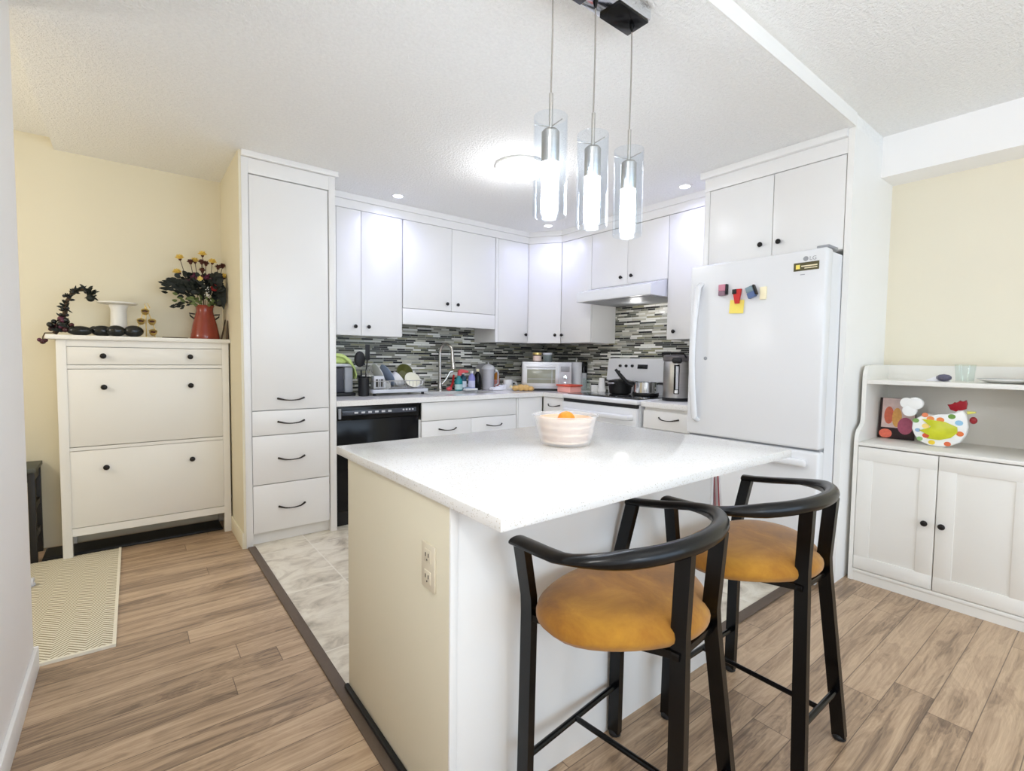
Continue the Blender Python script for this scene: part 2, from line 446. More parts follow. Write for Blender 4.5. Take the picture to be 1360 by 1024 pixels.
struct('wall_front', w, M['whitewall'])
f = MB()
for a in (0, 1.1, 2.25, 3.34): f.box(a, a + .06, -3.4, -3.32, .25, 2.3)
f.box(0, 3.4, -3.4, -3.32, .25, .31).box(0, 3.4, -3.4, -3.32, 2.24, 2.3)
struct('window_1', f, M['trimw'])
struct('ceiling', MB().box(-.33, XW, .963, YW, HK, HK + .2), M['ceil'])
struct('ceiling_living', MB().box(-.43, XW, -3.3, .963, HL, HL + .13), M['ceil'])
struct('ceiling_hall', MB().box(-2.3, -.33, 2.39, YW, HL, HL + .13), M['ceil'])
struct('trim_1', MB().box(3.43, XW, -3.3, .963, 2.262, HL), M['whitewall'])          # bulkhead along the right wall
struct('trim_2', MB().box(-.33, 2.997, .957, .963, HK - .001, HL), M['trimw'])        # bright face of the lowered kitchen ceiling
struct('trim_3', MB().box(.556, .598, .94, 3.352, 0, .008, .002), M['strip'])
struct('trim_4', MB().box(1.80, 3.0, 1.068, 1.116, 0, .008, .002), M['strip'])
struct('trim_5', MB().box(1.107, XW - .012, YW - .012, YW, .8955, 1.9), M['mosx'])
struct('trim_6', MB().box(XW - .012, XW, 1.806, YW - .013, .8955, 1.9), M['mosy'])
struct('baseboard_left', MB().box(-.307, -.294, -3.3, 2.512, 0, .09, .003).box(-.43, -.294, 2.512, 2.522, 0, .09, .003), M['trimw'])
struct('baseboard_partition', MB().box(.526, .537, 3.356, YW, 0, .1, .003), M['cream'])
# fascia and crown over the wall cabinets
c = MB()
def crown(p0, p1, nx, ny):
    """fascia board flush with doors and a projecting crown, from p0 to p1, outward normal (nx,ny)"""
    for (o0, o1, z0, z1) in ((-.02, .0, 2.316, 2.378), (-.02, .022, 2.378, HK)):
        a = [(p0[0] + nx * o0, p0[1] + ny * o0), (p1[0] + nx * o0, p1[1] + ny * o0), (p1[0] + nx * o1, p1[1] + ny * o1), (p0[0] + nx * o1, p0[1] + ny * o1)]
        c.prism(a, 'z', z0, min(z1, HK - .0006))
dl = math.hypot(.19, .27); dnx, dny = -.27 / dl, -.19 / dl
crown((1.108, 3.72), (3.112, 3.72), 0, -1); crown((3.1, 3.72), (3.29, 3.45), dnx, dny); crown((3.29, 3.462), (3.29, 1.806), -1, 0)
struct('trim_7', c, M['cab'])

# ================================================================== PANTRY
pan = thing('pantry_cabinet', 'tall white pantry cabinet beside the cream entry wall, one door over three drawers', 'cabinet', (.83, 3.7, 0))
b = MB().box(.552, 1.087, 3.378, 4.08, .09, 2.42).box(.552, 1.1, 3.402, 3.42, 0, .09).box(1.088, 1.1055, 3.4105, 4.08, 0, 2.387)
b.box(.5497, .587, 3.352, 3.41, 0, 2.387, .001).box(1.064, 1.106, 3.352, 3.41, 0, 2.39, .001).box(.5872, 1.0638, 3.352, 3.39, 2.297, 2.386, .001)
obj('carcass', b, M['cab'], pan)
obj('crown_moulding', MB().box(.5497, 1.122, 3.33, 3.39, 2.388, HK - .0005, .002).box(1.1065, 1.1215, 3.3905, 3.715, 2.3885, HK - .0005, .002), M['cab'], pan)
d = obj('door', MB().box(.590, 1.056, 3.354, 3.376, .856, 2.290, BV), M['cab'], pan)
obj('handle', bow_pull(MB(), (.737, 3.354, .928), (.897, 3.354, .928), (0, -1, 0)), M['pewter'], d)
for z0, z1, zh in ((.699, .851, .780), (.388, .694, .546), (.082, .383, .233)):
    d = obj('drawer', MB().box(.590, 1.056, 3.354, 3.376, z0, z1, BV), M['cab'], pan)
    obj('handle', bow_pull(MB(), (.737, 3.354, zh), (.897, 3.354, zh), (0, -1, 0)), M['pewter'], d)

# ================================================================== SHOE CABINET
sh = thing('shoe_cabinet', 'white shoe cabinet with two tall tilting fronts and a shallow top drawer', 'cabinet', (.1, 3.92, 0))
b = MB().box(-.3, .5, 3.792, 4.075, .14, 1.278).box(-.283, .489, 3.766, 3.79, .132, .177).box(-.283, .489, 3.766, 3.79, .633, .652).box(-.283, .489, 3.766, 3.79, 1.11, 1.131).box(-.283, .489, 3.766, 3.79, 1.239, 1.278)
obj('body', b, M['cabw'], sh)
obj('top', MB().box(-.366, .5365, 3.742, 4.08, 1.278, 1.303, .004), M['cabw'], sh)
for x0, x1 in ((-.325, -.281), (.487, .527)):
    obj('leg', MB().box(x0, x1, 3.763, 3.81, 0, 1.278, .002), M['cabw'], sh)
    obj('leg', MB().box(x0, x1, 4.03, 4.07, 0, 1.278, .002), M['cabw'], sh)
for nm, z0, z1, zk in (('drawer', 1.134, 1.236, 1.185), ('tilting_front', .656, 1.107, 1.001), ('tilting_front', .180, .630, .523)):
    d = obj(nm, MB().box(-.2815, .4865, 3.768, 3.786, z0, z1, BV), M['cabw'], sh)
    for x in (-.12, .31): obj('knob', knob_round(MB(), (x, 3.768, zk), (0, -1, 0), .0155), M['knob'], d)
tag(obj('black_slab', MB().box(-.42, .483, 3.82, 4.025, 0, .016, .006).box(-.41, .473, 3.83, 4.015, .012, .018), M['blackm']), 'flat black slab on the floor under the white shoe cabinet', 'tray')  # low flat black slab laid between the cabinet legs

# ================================================================== WALL CABINETS
YF, XF = 3.72, 3.29
def wallcab_y(label, x0, x1, z0, z1, doors, knobs, extra=None, name='wall_cabinet'):
    t = thing(name, label, 'cabinet', ((x0 + x1) / 2, (YF + 4.07) / 2, z0), group=None)
    obj('carcass', MB().box(x0 + .001, x1 - .001, YF + .021, 4.071, z0, 2.316), M['cab'], t)
    for (a, bx), (kx, kz) in zip(doors, knobs):
        d = obj('door', MB().box(a + .0016, bx - .0016, YF, YF + .02, z0 + .001, z1, BV), M['cab'], t)
        obj('knob', knob_round(MB(), (kx, YF, kz), (0, -1, 0), .0145), M['knob'], d)
    if extra: extra(t)
    return t
wallcab_y('white two-door wall cabinet next to the tall pantry', 1.108, 1.766, 1.362, 2.313, [(1.232, 1.4235), (1.4235, 1.764)], [(1.372, 1.431), (1.477, 1.432)],
          lambda t: obj('filler', MB().box(1.109, 1.231, YF + .002, YF + .02, 1.363, 2.313), M['cab'], t))
wallcab_y('shorter white wall cabinet with valance above the sink', 1.768, 2.702, 1.603, 2.313, [(1.77, 2.229), (2.229, 2.70)], [(2.18, 1.664), (2.287, 1.664)],
          lambda t: obj('valance', MB().box(1.769, 2.70, YF, YF + .02, 1.47, 1.6, BV), M['cab'], t))
wallcab_y('single-door white wall cabinet between sink cabinet and corner cabinet', 2.704, 3.098, 1.352, 2.313, [(2.735, 3.098)], [(3.063, 1.433)],
          lambda t: obj('filler', MB().box(2.705, 2.734, YF + .001, YF + .02, 1.352, 2.313), M['cab'], t))
t = thing('wall_cabinet', 'diagonal white corner wall cabinet above the toaster oven', 'cabinet', (3.35, 3.8, 1.352))
obj('carcass', MB().prism([(3.101, 3.745), (3.101, 4.071), (3.631, 4.071), (3.631, 3.452), (3.312, 3.452)], 'z', 1.352, 2.316), M['cab'], t)
p0, p1 = Vector((3.102, 3.7195, 0)), Vector((3.289, 3.4535, 0)); nn = Vector((-dnx, -dny, 0)) * .02
d = obj('door', MB().prism([(p0.x, p0.y), (p1.x, p1.y), ((p1 + nn).x, (p1 + nn).y), ((p0 + nn).x, (p0 + nn).y)], 'z', 1.353, 2.313), M['cab'], t)
kp = p0.lerp(p1, .84)
obj('knob', knob_round(MB(), (kp.x, kp.y, 1.431), (dnx, dny, 0), .0145), M['knob'], d)
def wallcab_x(label, y0, y1, z0, z1, doors, knobs, extra=None):
    t = thing('wall_cabinet', label, 'cabinet', (3.46, (y0 + y1) / 2, z0))
    obj('carcass', MB().box(XF + .021, 3.632, y0 + .001, y1 - .001, z0, 2.316), M['cab'], t)
    for (a, bx), (ky, kz) in zip(doors, knobs):
        d = obj('door', MB().box(XF, XF + .02, a + .0016, bx - .0016, z0 + .001, z1, BV), M['cab'], t)
        obj('knob', knob_round(MB(), (XF, ky, kz), (-1, 0, 0), .0145), M['knob'], d)
    if extra: extra(t)
    return t
wallcab_x('single-door white wall cabinet between corner cabinet and range hood', 3.066, 3.4505, 1.352, 2.311, [(3.067, 3.45)], [(3.425, 1.43)])
wallcab_x('short white two-door wall cabinet over the range hood', 2.27, 3.065, 1.83, 2.311, [(2.27, 2.662), (2.662, 3.064)], [(2.612, 1.895), (2.721, 1.893)])
wallcab_x('single-door white wall cabinet beside the refrigerator', 1.806, 2.269, 1.36, 2.311, [(1.806, 2.268)], [(2.199, 1.421)])

# range hood
t = thing('range_hood', 'white under-cabinet range hood above the stove', 'range hood', (3.37, 2.67, 1.695))
obj('shell', MB().prism([(3.632, 1.695), (3.1, 1.695), (3.096, 1.70), (3.096, 1.772), (3.10, 1.778), (3.292, 1.829), (3.632, 1.829)], 'y', 2.281, 3.056, 0), M['appl'], t)
obj('filter', MB().box(3.14, 3.6, 2.32, 3.02, 1.690, 1.696), M['grayp'], t)

# ================================================================== FRIDGE SURROUND + FRIDGE
t = thing('fridge_cabinet', 'white two-door cabinet above the refrigerator with full-height side panel', 'cabinet', (3.3, 1.38, 0))
obj('carcass', MB().box(3.022, 3.632, .995, 1.768, 1.80, 2.36), M['cab'], t)
obj('side_panel', MB().box(2.998, 3.632, 1.768, 1.803, 0, 2.2985, .001), M['cab'], t)
obj('fascia', MB().box(2.998, 3.03, .993, 1.803, 2.300, 2.38, .001), M['cab'], t)
obj('crown_moulding', MB().box(2.972, 3.28, .993, 1.825, 2.381, HK - .0005, .002), M['cab'], t)
for a, bb, ky in ((.995, 1.3645, 1.323), (1.3655, 1.766, 1.427)):
    d = obj('door', MB().box(2.999, 3.02, a + .0015, bb - .0015, 1.802, 2.296, BV), M['cab'], t)
    obj('knob', knob_round(MB(), (2.999, ky, 1.897), (-1, 0, 0), .0145), M['knob'], d)

fr = thing('refrigerator', 'white bottom-freezer refrigerator with long door handle', 'refrigerator', (3.15, 1.37, 0))
obj('body', MB().box(2.856, 3.52, .997, 1.742, .03, 1.772, .006), M['appl'], fr)
obj('toe_grille', MB().box(2.83, 2.86, 1.0, 1.735, .02, .09, .003), M['lgray'], fr)
d = obj('door', MB().box(2.77, 2.846, .986, 1.746, .746, 1.781, .014, seg=4), M['appl'], fr)
hb = MB()
pts = [(2.772, 1.672, 1.665), (2.742, 1.674, 1.645)] + [(2.742 - .02 * math.sin(PI * i / 10), 1.676 + .014 * math.sin(PI * i / 10), 1.62 - i * .0745) for i in range(11)] + [(2.742, 1.674, .852), (2.772, 1.672, .835)]
hb.tube(pts, .015, n=12, flat=(1.0, 1.35))
obj('handle', hb, M['appl'], d)
d = obj('freezer_drawer', MB().box(2.77, 2.846, .986, 1.746, .10, .735, .014, seg=4), M['appl'], fr)
obj('handle', MB().box(2.722, 2.752, 1.03, 1.70, .655, .695, .014, seg=4).box(2.745, 2.775, 1.06, 1.10, .66, .69, .004).box(2.745, 2.775, 1.63, 1.67, .66, .69, .004), M['appl'], d)
obj('door_gasket', MB().box(2.80, 2.856, .994, 1.738, .735, .746).box(2.846, 2.857, .994, 1.738, .12, 1.77), M['grayp'], fr)
obj('hinge_cover', MB().box(2.80, 2.92, .99, 1.05, 1.782, 1.798, .006), M['grayp'], fr)
obj('keyhole_badge', MB().lathe([(.011, 0), (.011, .003), (.008, .005), (.0005, .005)], M=Matrix.Translation((2.77, 1.628, 1.215)) @ Matrix.Rotation(-PI / 2, 4, 'Y'), n=14), M['grayp'], fr)
# embossed maker letters on the door
def text_mesh(s, size, ext):
    cu = bpy.data.curves.new('lettering', 'FONT'); cu.body = s; cu.size = size; cu.extrude = ext; cu.align_x = 'CENTER'
    o = bpy.data.objects.new('tmp', cu); COL.objects.link(o)
    dg = bpy.context.evaluated_depsgraph_get(); me = bpy.data.meshes.new_from_object(o.evaluated_get(dg))
    bpy.data.objects.remove(o); bpy.data.curves.remove(cu); return me
def lettering(s, size, ext, R, loc, m, parent, name='lettering'):
    me = text_mesh(s, size, ext); me.transform(Matrix.Translation(loc) @ R); me.transform(Matrix.Translation(-Vector(OFF[parent.name])))
    me.materials.clear(); me.materials.append(m)
    me.name = name; o = bpy.data.objects.new(name, me); COL.objects.link(o); o.parent = parent; OFF[o.name] = OFF[parent.name]; return o
RXm = Matrix(((0, 0, -1, 0), (-1, 0, 0, 0), (0, 1, 0, 0), (0, 0, 0, 1)))      # text facing -X, reading towards -Y
lettering('LG', .028, .0008, RXm, (2.7695, 1.052, 1.724), M['grayp'], fr, 'maker_letters')
obj('logo_disc', MB().lathe([(.0125, 0), (.0125, .0015), (.009, .002), (.0005, .002)], M=Matrix.Translation((2.77, 1.086, 1.734)) @ Matrix.Rotation(-PI / 2, 4, 'Y'), n=18), M['grayp'], fr)
obj('small_print', MB().box(2.7692, 2.77, 1.088, 1.11, 1.652, 1.656), M['grayp'], fr)
# magnets and notes on the fridge
def mag(label, cat, mb, m, name): return tag(obj(name, mb, m), label, cat)
t = thing('sticker', 'dark olive strip sticker near the top right of the refrigerator door', 'sticker', (2.769, 1.083, 1.67))
obj('backing', MB().box(2.768, 2.7698, 1.022, 1.143, 1.674, 1.716), mat('olive sticker', (82, 76, 44), .5, vary=.25, vscale=60), t)
obj('emblem', MB().box(2.7674, 2.768, 1.112, 1.132, 1.684, 1.706), M['yellow'], t)
obj('print_lines', MB().box(2.7674, 2.768, 1.03, 1.106, 1.694, 1.7).box(2.7674, 2.768, 1.03, 1.09, 1.684, 1.688), M['cream2'], t)
def rot_about(p, a, ax): return Matrix.Translation(p) @ Matrix.Rotation(a, 4, ax) @ Matrix.Translation(-Vector(p))
t = thing('magnet', 'pink cube magnet, leftmost on the refrigerator door', 'magnet', (2.75, 1.524, 1.583))
obj('cube', MB().box(2.744, 2.769, 1.505, 1.547, 1.61, 1.648, .003), mat('rose plastic', (196, 128, 146), .4), t)
obj('lower_face', MB().box(2.742, 2.769, 1.506, 1.546, 1.583, 1.609, .003), mat('mauve plastic', (132, 104, 118), .4), t)
obj('side_face', MB().box(2.746, 2.769, 1.497, 1.505, 1.588, 1.648, .002), M['blackm'], t)
t = thing('magnet', 'red clip magnet holding a yellow note on the refrigerator', 'magnet', (2.75, 1.436, 1.535))
obj('clip', MB().prism([(1.462, 1.612), (1.412, 1.612), (1.425, 1.53), (1.446, 1.53)], 'x', 2.747, 2.762), M['red'], t)
obj('grip', MB().box(2.742, 2.748, 1.437, 1.461, 1.585, 1.612, .002), M['blackm'], t)
tag(obj('sticky_note', MB().box(2.7635, 2.7645, 1.398, 1.482, 1.475, 1.552, M=rot_about((2.764, 1.44, 1.55), .06, 'X') @ Matrix.Translation((0, 0, 0))).box(2.7625, 2.7695, 1.43, 1.45, 1.545, 1.552), M['yellow']), 'yellow sticky note hanging under the red clip magnet', 'note')
t = thing('magnet', 'grey-blue cube magnet, tilted, right of the red clip on the refrigerator', 'magnet', (2.75, 1.35, 1.555))
R = rot_about((2.75, 1.35, 1.585), -.35, 'X')
obj('cube', MB().box(2.744, 2.769, 1.338, 1.378, 1.59, 1.623, .003, M=R), mat('slate plastic', (120, 140, 150), .4), t)
obj('lower_face', MB().box(2.742, 2.769, 1.336, 1.378, 1.558, 1.589, .003, M=R), mat('steel blue plastic', (84, 104, 146), .4), t)
obj('side_face', MB().box(2.746, 2.769, 1.327, 1.336, 1.565, 1.623, .002, M=R), M['blackm'], t)
tag(obj('magnet', MB().box(2.76, 2.7695, 1.276, 1.312, 1.542, 1.612, .003), M['cream2']), 'flat cream magnet, rightmost of the row on the refrigerator', 'magnet')

# ================================================================== BASE RUN
dw = thing('dishwasher', 'black built-in dishwasher next to the pantry', 'dishwasher', (1.42, 3.7, 0))
obj('tub', MB().box(1.118, 1.736, 3.402, 4.0, .09, .854), M['blackm'], dw)
obj('door', MB().box(1.116, 1.737, 3.374, 3.402, .115, .755, .004), M['blackp'], dw)
cp = obj('control_panel', MB().box(1.116, 1.737, 3.366, 3.402, .757, .853, .005), M['blackp'], dw)
obj('display_strip', MB().box(1.15, 1.71, 3.3645, 3.367, .79, .822, .001), mat('grey control strip', (66, 70, 80), .25, vary=.35, vscale=60), cp)
for i in range(6): obj('button', MB().box(1.235 + i * .05, 1.262 + i * .05, 3.363, 3.3655, .799, .812, .001), M['lgray'], cp)
for i in range(4): obj('button', MB().box(1.60 + i * .025, 1.614 + i * .025, 3.363, 3.3655, .803, .815, .001), M['lgray'], cp)
obj('vent_slats', MB().box(1.124, 1.142, 3.3635, 3.367, .768, .838, .001), M['grayp'], cp)
obj('toe_kick', MB().box(1.118, 1.736, 3.425, 3.44, 0, .112), M['blackm'], dw)

def base_y(name, label, x0, x1, fronts):
    t = thing(name, label, 'cabinet', ((x0 + x1) / 2, 3.7, 0))
    obj('carcass', MB().box(x0 + .001, x1 - .001, 3.392, 4.06, .1, .72 if 'sink' in name else .854).box(x0 + .001, x1 - .001, 3.43, 3.445, 0, .1), M['cab'], t)
    for nm, a, bx, z0, z1, h in fronts:
        d = obj(nm, MB().box(a + .0016, bx - .0016, 3.371, 3.391, z0, z1, BV), M['cab'], t)
        if h: obj('handle', bow_pull(MB(), (h[0], 3.371, h[2]), (h[1], 3.371, h[2]), (0, -1, 0), .028, .0042), M['pewter'], d)
    return t
base_y('sink_cabinet', 'white sink base cabinet between the dishwasher and the corner', 1.74, 2.692, [('false_front', 1.76, 2.69, .709, .851, None), ('door', 1.76, 2.217, .105, .704, (1.91, 2.07, .637)), ('door', 2.217, 2.69, .105, .704, (2.368, 2.531, .637))])
base_y('corner_cabinet', 'plain white panel cabinet in the corner of the counter run', 2.694, 2.998, [('front_panel', 2.712, 2.996, .105, .851, None), ('filler', 2.695, 2.710, .105, .851, None)])
def base_x(label, y0, y1, fronts, name='drawer_cabinet'):
    t = thing(name, label, 'cabinet', (3.3, (y0 + y1) / 2, 0))
    obj('carcass', MB().box(3.022, 3.62, y0 + .001, y1 - .001, .1, .854).box(3.06, 3.075, y0 + .001, y1 - .001, 0, .1), M['cab'], t)
    for a, bx, z0, z1, h in fronts:
        d = obj('drawer', MB().box(3.001, 3.021, a + .0016, bx - .0016, z0, z1, BV), M['cab'], t)
        if h: obj('handle', bow_pull(MB(), (3.001, h[0], h[2]), (3.001, h[1], h[2]), (-1, 0, 0), .028, .0042, .014), M['pewter'], d)
    return t
base_x('narrow white drawer cabinet in the corner left of the stove', 3.074, 3.368, [(3.076, 3.366, .70, .85, (3.14, 3.296, .788)), (3.076, 3.366, .105, .696, None)])
base_x('white drawer cabinet between the stove and the refrigerator', 1.806, 2.25, [(1.87, 2.249, .70, .83, (1.948, 2.112, .785)), (1.87, 2.249, .105, .696, None)])
wk = MB()
wk.prism([(1.108, 3.352), (2.985, 3.352), (2.985, 3.40), (1.108, 3.40)], 'z', .856, .8945)
wk.box(1.108, 1.97, 3.40, 4.072, .856, .8945).box(1.97, 2.60, 3.40, 3.52, .856, .8945).box(1.97, 2.60, 3.87, 4.072, .856, .8945).box(2.60, 3.632, 3.40, 4.072, .856, .8945).box(2.985, 3.632, 3.069, 3.40, .856, .8945)
tag(obj('countertop', wk, M['quartz']), 'white speckled L-shaped countertop over the dishwasher and sink cabinet', 'countertop')
tag(obj('countertop', MB().box(2.985, 3.632, 1.806, 2.262, .856, .8945, .002), M['quartz']), 'short white speckled countertop piece between stove and refrigerator', 'countertop')
t = thing('sink', 'undermount steel kitchen sink in front of the faucet', 'sink', (2.285, 3.695, .73))
obj('basin', MB().box(1.965, 1.972, 3.515, 3.875, .73, .855).box(2.598, 2.605, 3.515, 3.875, .73, .855).box(1.965, 2.605, 3.513, 3.52, .73, .855).box(1.965, 2.605, 3.87, 3.877, .73, .855).box(1.965, 2.605, 3.513, 3.877, .725, .733), M['steel'], t)
obj('drain', MB().lathe([(.045, .733), (.045, .736), (.03, .7362), (.0005, .735)], (2.285, 3.695, 0)), M['chrome'], t)
# faucet
fc = thing('faucet', 'tall brushed nickel gooseneck faucet behind the sink', 'faucet', (2.25, 3.955, .8945))
obj('base', MB().lathe([(.032, .8945), (.032, .905), (.026, .912), (.02, .925), (.02, .97)], (2.25, 3.955, 0)), M['nickel'], fc)
pts = [(2.25, 3.955, .96), (2.25, 3.955, 1.24)]
for i in range(1, 12):
    a = PI * i / 12; r = .062
    pts.append((2.25 + r * (1 - math.cos(a)) * .55, 3.955 - r * (1 - math.cos(a)) * .85, 1.24 + .085 * math.sin(a)))
pts.append((2.25 + .068, 3.955 - .105, 1.235))
obj('spout', MB().tube(pts, .0135, n=14), M['nickel'], fc)
obj('spray_head', MB().tube([(2.318, 3.85, 1.24), (2.321, 3.847, 1.16), (2.326, 3.84, 1.10)], [.0145, .02, .024], n=16), M['nickel'], fc)
obj('lever', MB().tube([(2.265, 3.945, .955), (2.30, 3.93, 1.0), (2.335, 3.915, 1.07), (2.36, 3.905, 1.075)], [.011, .011, .009, .008], n=10), M['nickel'], fc)

# ---------------------------------------------------------------- STOVE
st = thing('stove', 'white electric range with black glass cooktop', 'stove', (3.28, 2.665, 0))
obj('body', MB().box(2.985, 3.61, 2.27, 3.062, .05, .862).box(3.03, 3.6, 2.29, 3.04, 0, .06), M['appl'], st)
obj('cooktop', MB().box(2.95, 3.615, 2.268, 3.064, .864, .9, .012, seg=3), M['appl'], st)
obj('glass_top', MB().box(2.998, 3.53, 2.29, 3.042, .899, .904, .002), M['ceramblk'], st)
rg = MB()
for cx, cy, r in ((3.14, 2.5, .1), (3.14, 2.84, .08), (3.39, 2.5, .08), (3.39, 2.84, .1)):
    rg.lathe([(r, .9035), (r, .9046), (r - .004, .9046), (r - .004, .9035)], (cx, cy, 0), 36, caps=False)
obj('burner_ring', rg, M['grayp'], st)
obj('vent_gap', MB().box(2.962, 2.99, 2.276, 3.056, .838, .8635), M['blackm'], st)
dr = obj('oven_door', MB().box(2.951, 2.985, 2.272, 3.06, .2, .836, .006), M['appl'], st)
obj('oven_window', MB().box(2.9495, 2.952, 2.42, 2.91, .36, .60, .001), M['ceramblk'], dr)
obj('handle', MB().tube([(2.952, 3.02, .77), (2.915, 3.0, .768), (2.908, 2.96, .766), (2.908, 2.37, .766), (2.915, 2.33, .768), (2.952, 2.31, .77)], .017, n=12, flat=(1.3, .9)), M['appl'], dr)
obj('storage_drawer', MB().box(2.952, 2.985, 2.272, 3.06, .06, .194, .006), M['appl'], st)
bg = obj('backguard', MB().prism([(3.545, 1.014), (3.572, 1.206), (3.585, 1.215), (3.63, 1.215), (3.63, .9), (3.575, .9), (3.575, 1.0)], 'y', 2.29, 3.085), M['appl'], st)
obj('trim_line', MB().box(3.568, 3.576, 2.30, 3.075, .994, 1.006), M['blackm'], bg)
kb = lambda y, z: (3.545 + (z - 1.014) * .14 - .001, y, z)
for y, z in ((2.935, 1.145), (2.867, 1.145), (2.798, 1.146), (2.944, 1.089)):
    obj('control_knob', MB().lathe([(.013, 0), (.012, .014), (.009, .016), (.0005, .016)], M=Matrix.Translation(kb(y, z)) @ Matrix.Rotation(-PI / 2, 4, 'Y'), n=14), M['blackm'], bg)
obj('clock_display', MB().box(-.0015, .001, 2.635, 2.742, 1.122, 1.160, .0005, M=Matrix.Translation((3.545 + (1.14 - 1.014) * .14 - .002, 0, 0)) @ rot_about((0, 2.69, 1.141), .14, 'Y')), M['ceramblk'], bg)

# ================================================================== ISLAND
isl = thing('kitchen_island', 'kitchen island base, cream end wall with outlet and white seating side', 'kitchen island', (1.2, 1.35, 0))
obj('carcass', MB().box(.612, 1.775, 1.016, 1.69, 0, .8435), M['cab'], isl)
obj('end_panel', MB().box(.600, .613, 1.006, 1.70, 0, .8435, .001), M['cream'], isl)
obj('corner_trim', MB().box(.6005, .622, 1.0, 1.0085, 0, .8435, .001), M['trimw'], isl)
obj('front_panel', MB().box(.6235, 1.7755, 1.004, 1.017, 0, .8435, .001), M['trimw'], isl)
obj('end_panel', MB().box(1.776, 1.792, 1.002, 1.70, 0, .8435, .001), M['trimw'], isl)
obj('base_trim', MB().box(.584, .5995, 1.0, 1.705, .0085, .024, .003), M['blackm'], isl)
ol = obj('outlet_plate', MB().box(.5945, .6, 1.068, 1.138, .602, .722, .003), M['ivory'], isl)
for z in (.634, .69):
    so_ = obj('socket', MB().box(.5925, .595, 1.086, 1.12, z - .017, z + .017, .003), M['ivory'], ol)
    obj('slots', MB().box(.5914, .5922, 1.094, 1.097, z - .002, z + .008).box(.5914, .5922, 1.109, 1.112, z - .002, z + .008).box(.5914, .5922, 1.101, 1.105, z - .012, z - .008), M['gap'], ol)
tag(obj('island_countertop', MB().box(.589, 1.9486, .784, 1.79, .844, .873, .0025), M['quartz']), 'white quartz island top overhanging the bar stools', 'countertop')
tw = MB()
for k in range(5):
    y0 = .988 + k * .022; o = .012 if k % 2 else 0
    tw.prism([(1.800 + o * .3, .772), (1.806 + o * .5, .772), (1.842 + o, .58), (1.85 + o, .50), (1.834 + o, .50), (1.826 + o, .58)], 'y', y0, y0 + .0215)
t = thing('dish_towel', 'red and white striped dish towel hanging at the far end of the island', 'towel', (1.82, 1.04, .5))
obj('cloth', tw, stripes('red striped cotton', (236, 230, 232), (196, 84, 96), .017, 'y'), t)
obj('hook', MB().tube([(1.793, 1.04, .80), (1.803, 1.04, .795), (1.806, 1.04, .775), (1.803, 1.04, .765)], .004, n=8), M['chrome'], t)

# salad bowl with oranges
BX, BY = 1.315, 1.345
t = thing('salad_bowl', 'frosted white plastic bowl on the island', 'bowl', (BX, BY, .873))
obj('bowl', MB().lathe([(.0005, .8745), (.088, .8745), (.094, .879), (.100, .90), (.112, .955), (.119, .983), (.125, .985), (.1255, .989), (.116, .988), (.108, .95), (.097, .90), (.088, .882), (.0005, .879)], (BX, BY, 0), 48, caps=False), M['bowl'], t)
t = thing('colander', 'peach slotted colander basket nested inside the frosted bowl', 'colander', (BX, BY, .884))
cb = MB(); sb = MB(); n = 64
RR = lambda z: .084 + (z - .892) * .22
cb.lathe([(RR(.885), .885), (RR(.978), .978), (RR(.978) - .002, .978), (RR(.885) - .002, .885)], (BX, BY, 0), 48, caps=False)
for i in range(n):
    a = 2 * PI * i / n; t_ = Vector((-math.sin(a), math.cos(a), 0)) * .0016; o_ = Vector((math.cos(a), math.sin(a), 0))
    for (z0, z1) in ((.893, .914), (.922, .943), (.951, .968)):
        q = [Vector((BX, BY, z)) + o_ * (RR(z) + .0006) + t_ * k for z, k in ((z0, -1), (z0, 1), (z1, 1), (z1, -1))]
        sb.rings([[p - o_ * .0012 for p in q], q])
cb.lathe([(.0005, .885), (.083, .885), (.083, .887), (.0005, .887)], (BX, BY, 0), 48, caps=False)
bs = obj('basket', cb, M['peach'], t)
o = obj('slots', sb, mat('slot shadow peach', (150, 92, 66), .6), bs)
for (dx, dy, dz, lb) in ((-.044, -.02, .921, 'orange lying low on the left in the colander'), (.033, -.038, .921, 'orange lying low at the front right in the colander'), (.02, .042, .921, 'orange lying low at the back of the colander'), (.0, -.004, .968, 'orange on top of the others, showing above the bowl rim')):
    t = thing('orange', lb, 'orange', (BX + dx, BY + dy, dz - .03))
    obj('peel', MB().ball((BX + dx, BY + dy, dz), (.034, .034, .0325), 24, 16), M['orange'], t)
    obj('stem_scar', MB().lathe([(.004, 0), (.0025, .0012), (.0005, .0014)], (BX + dx, BY + dy, dz + .0322), 10), M['leafo'], t)

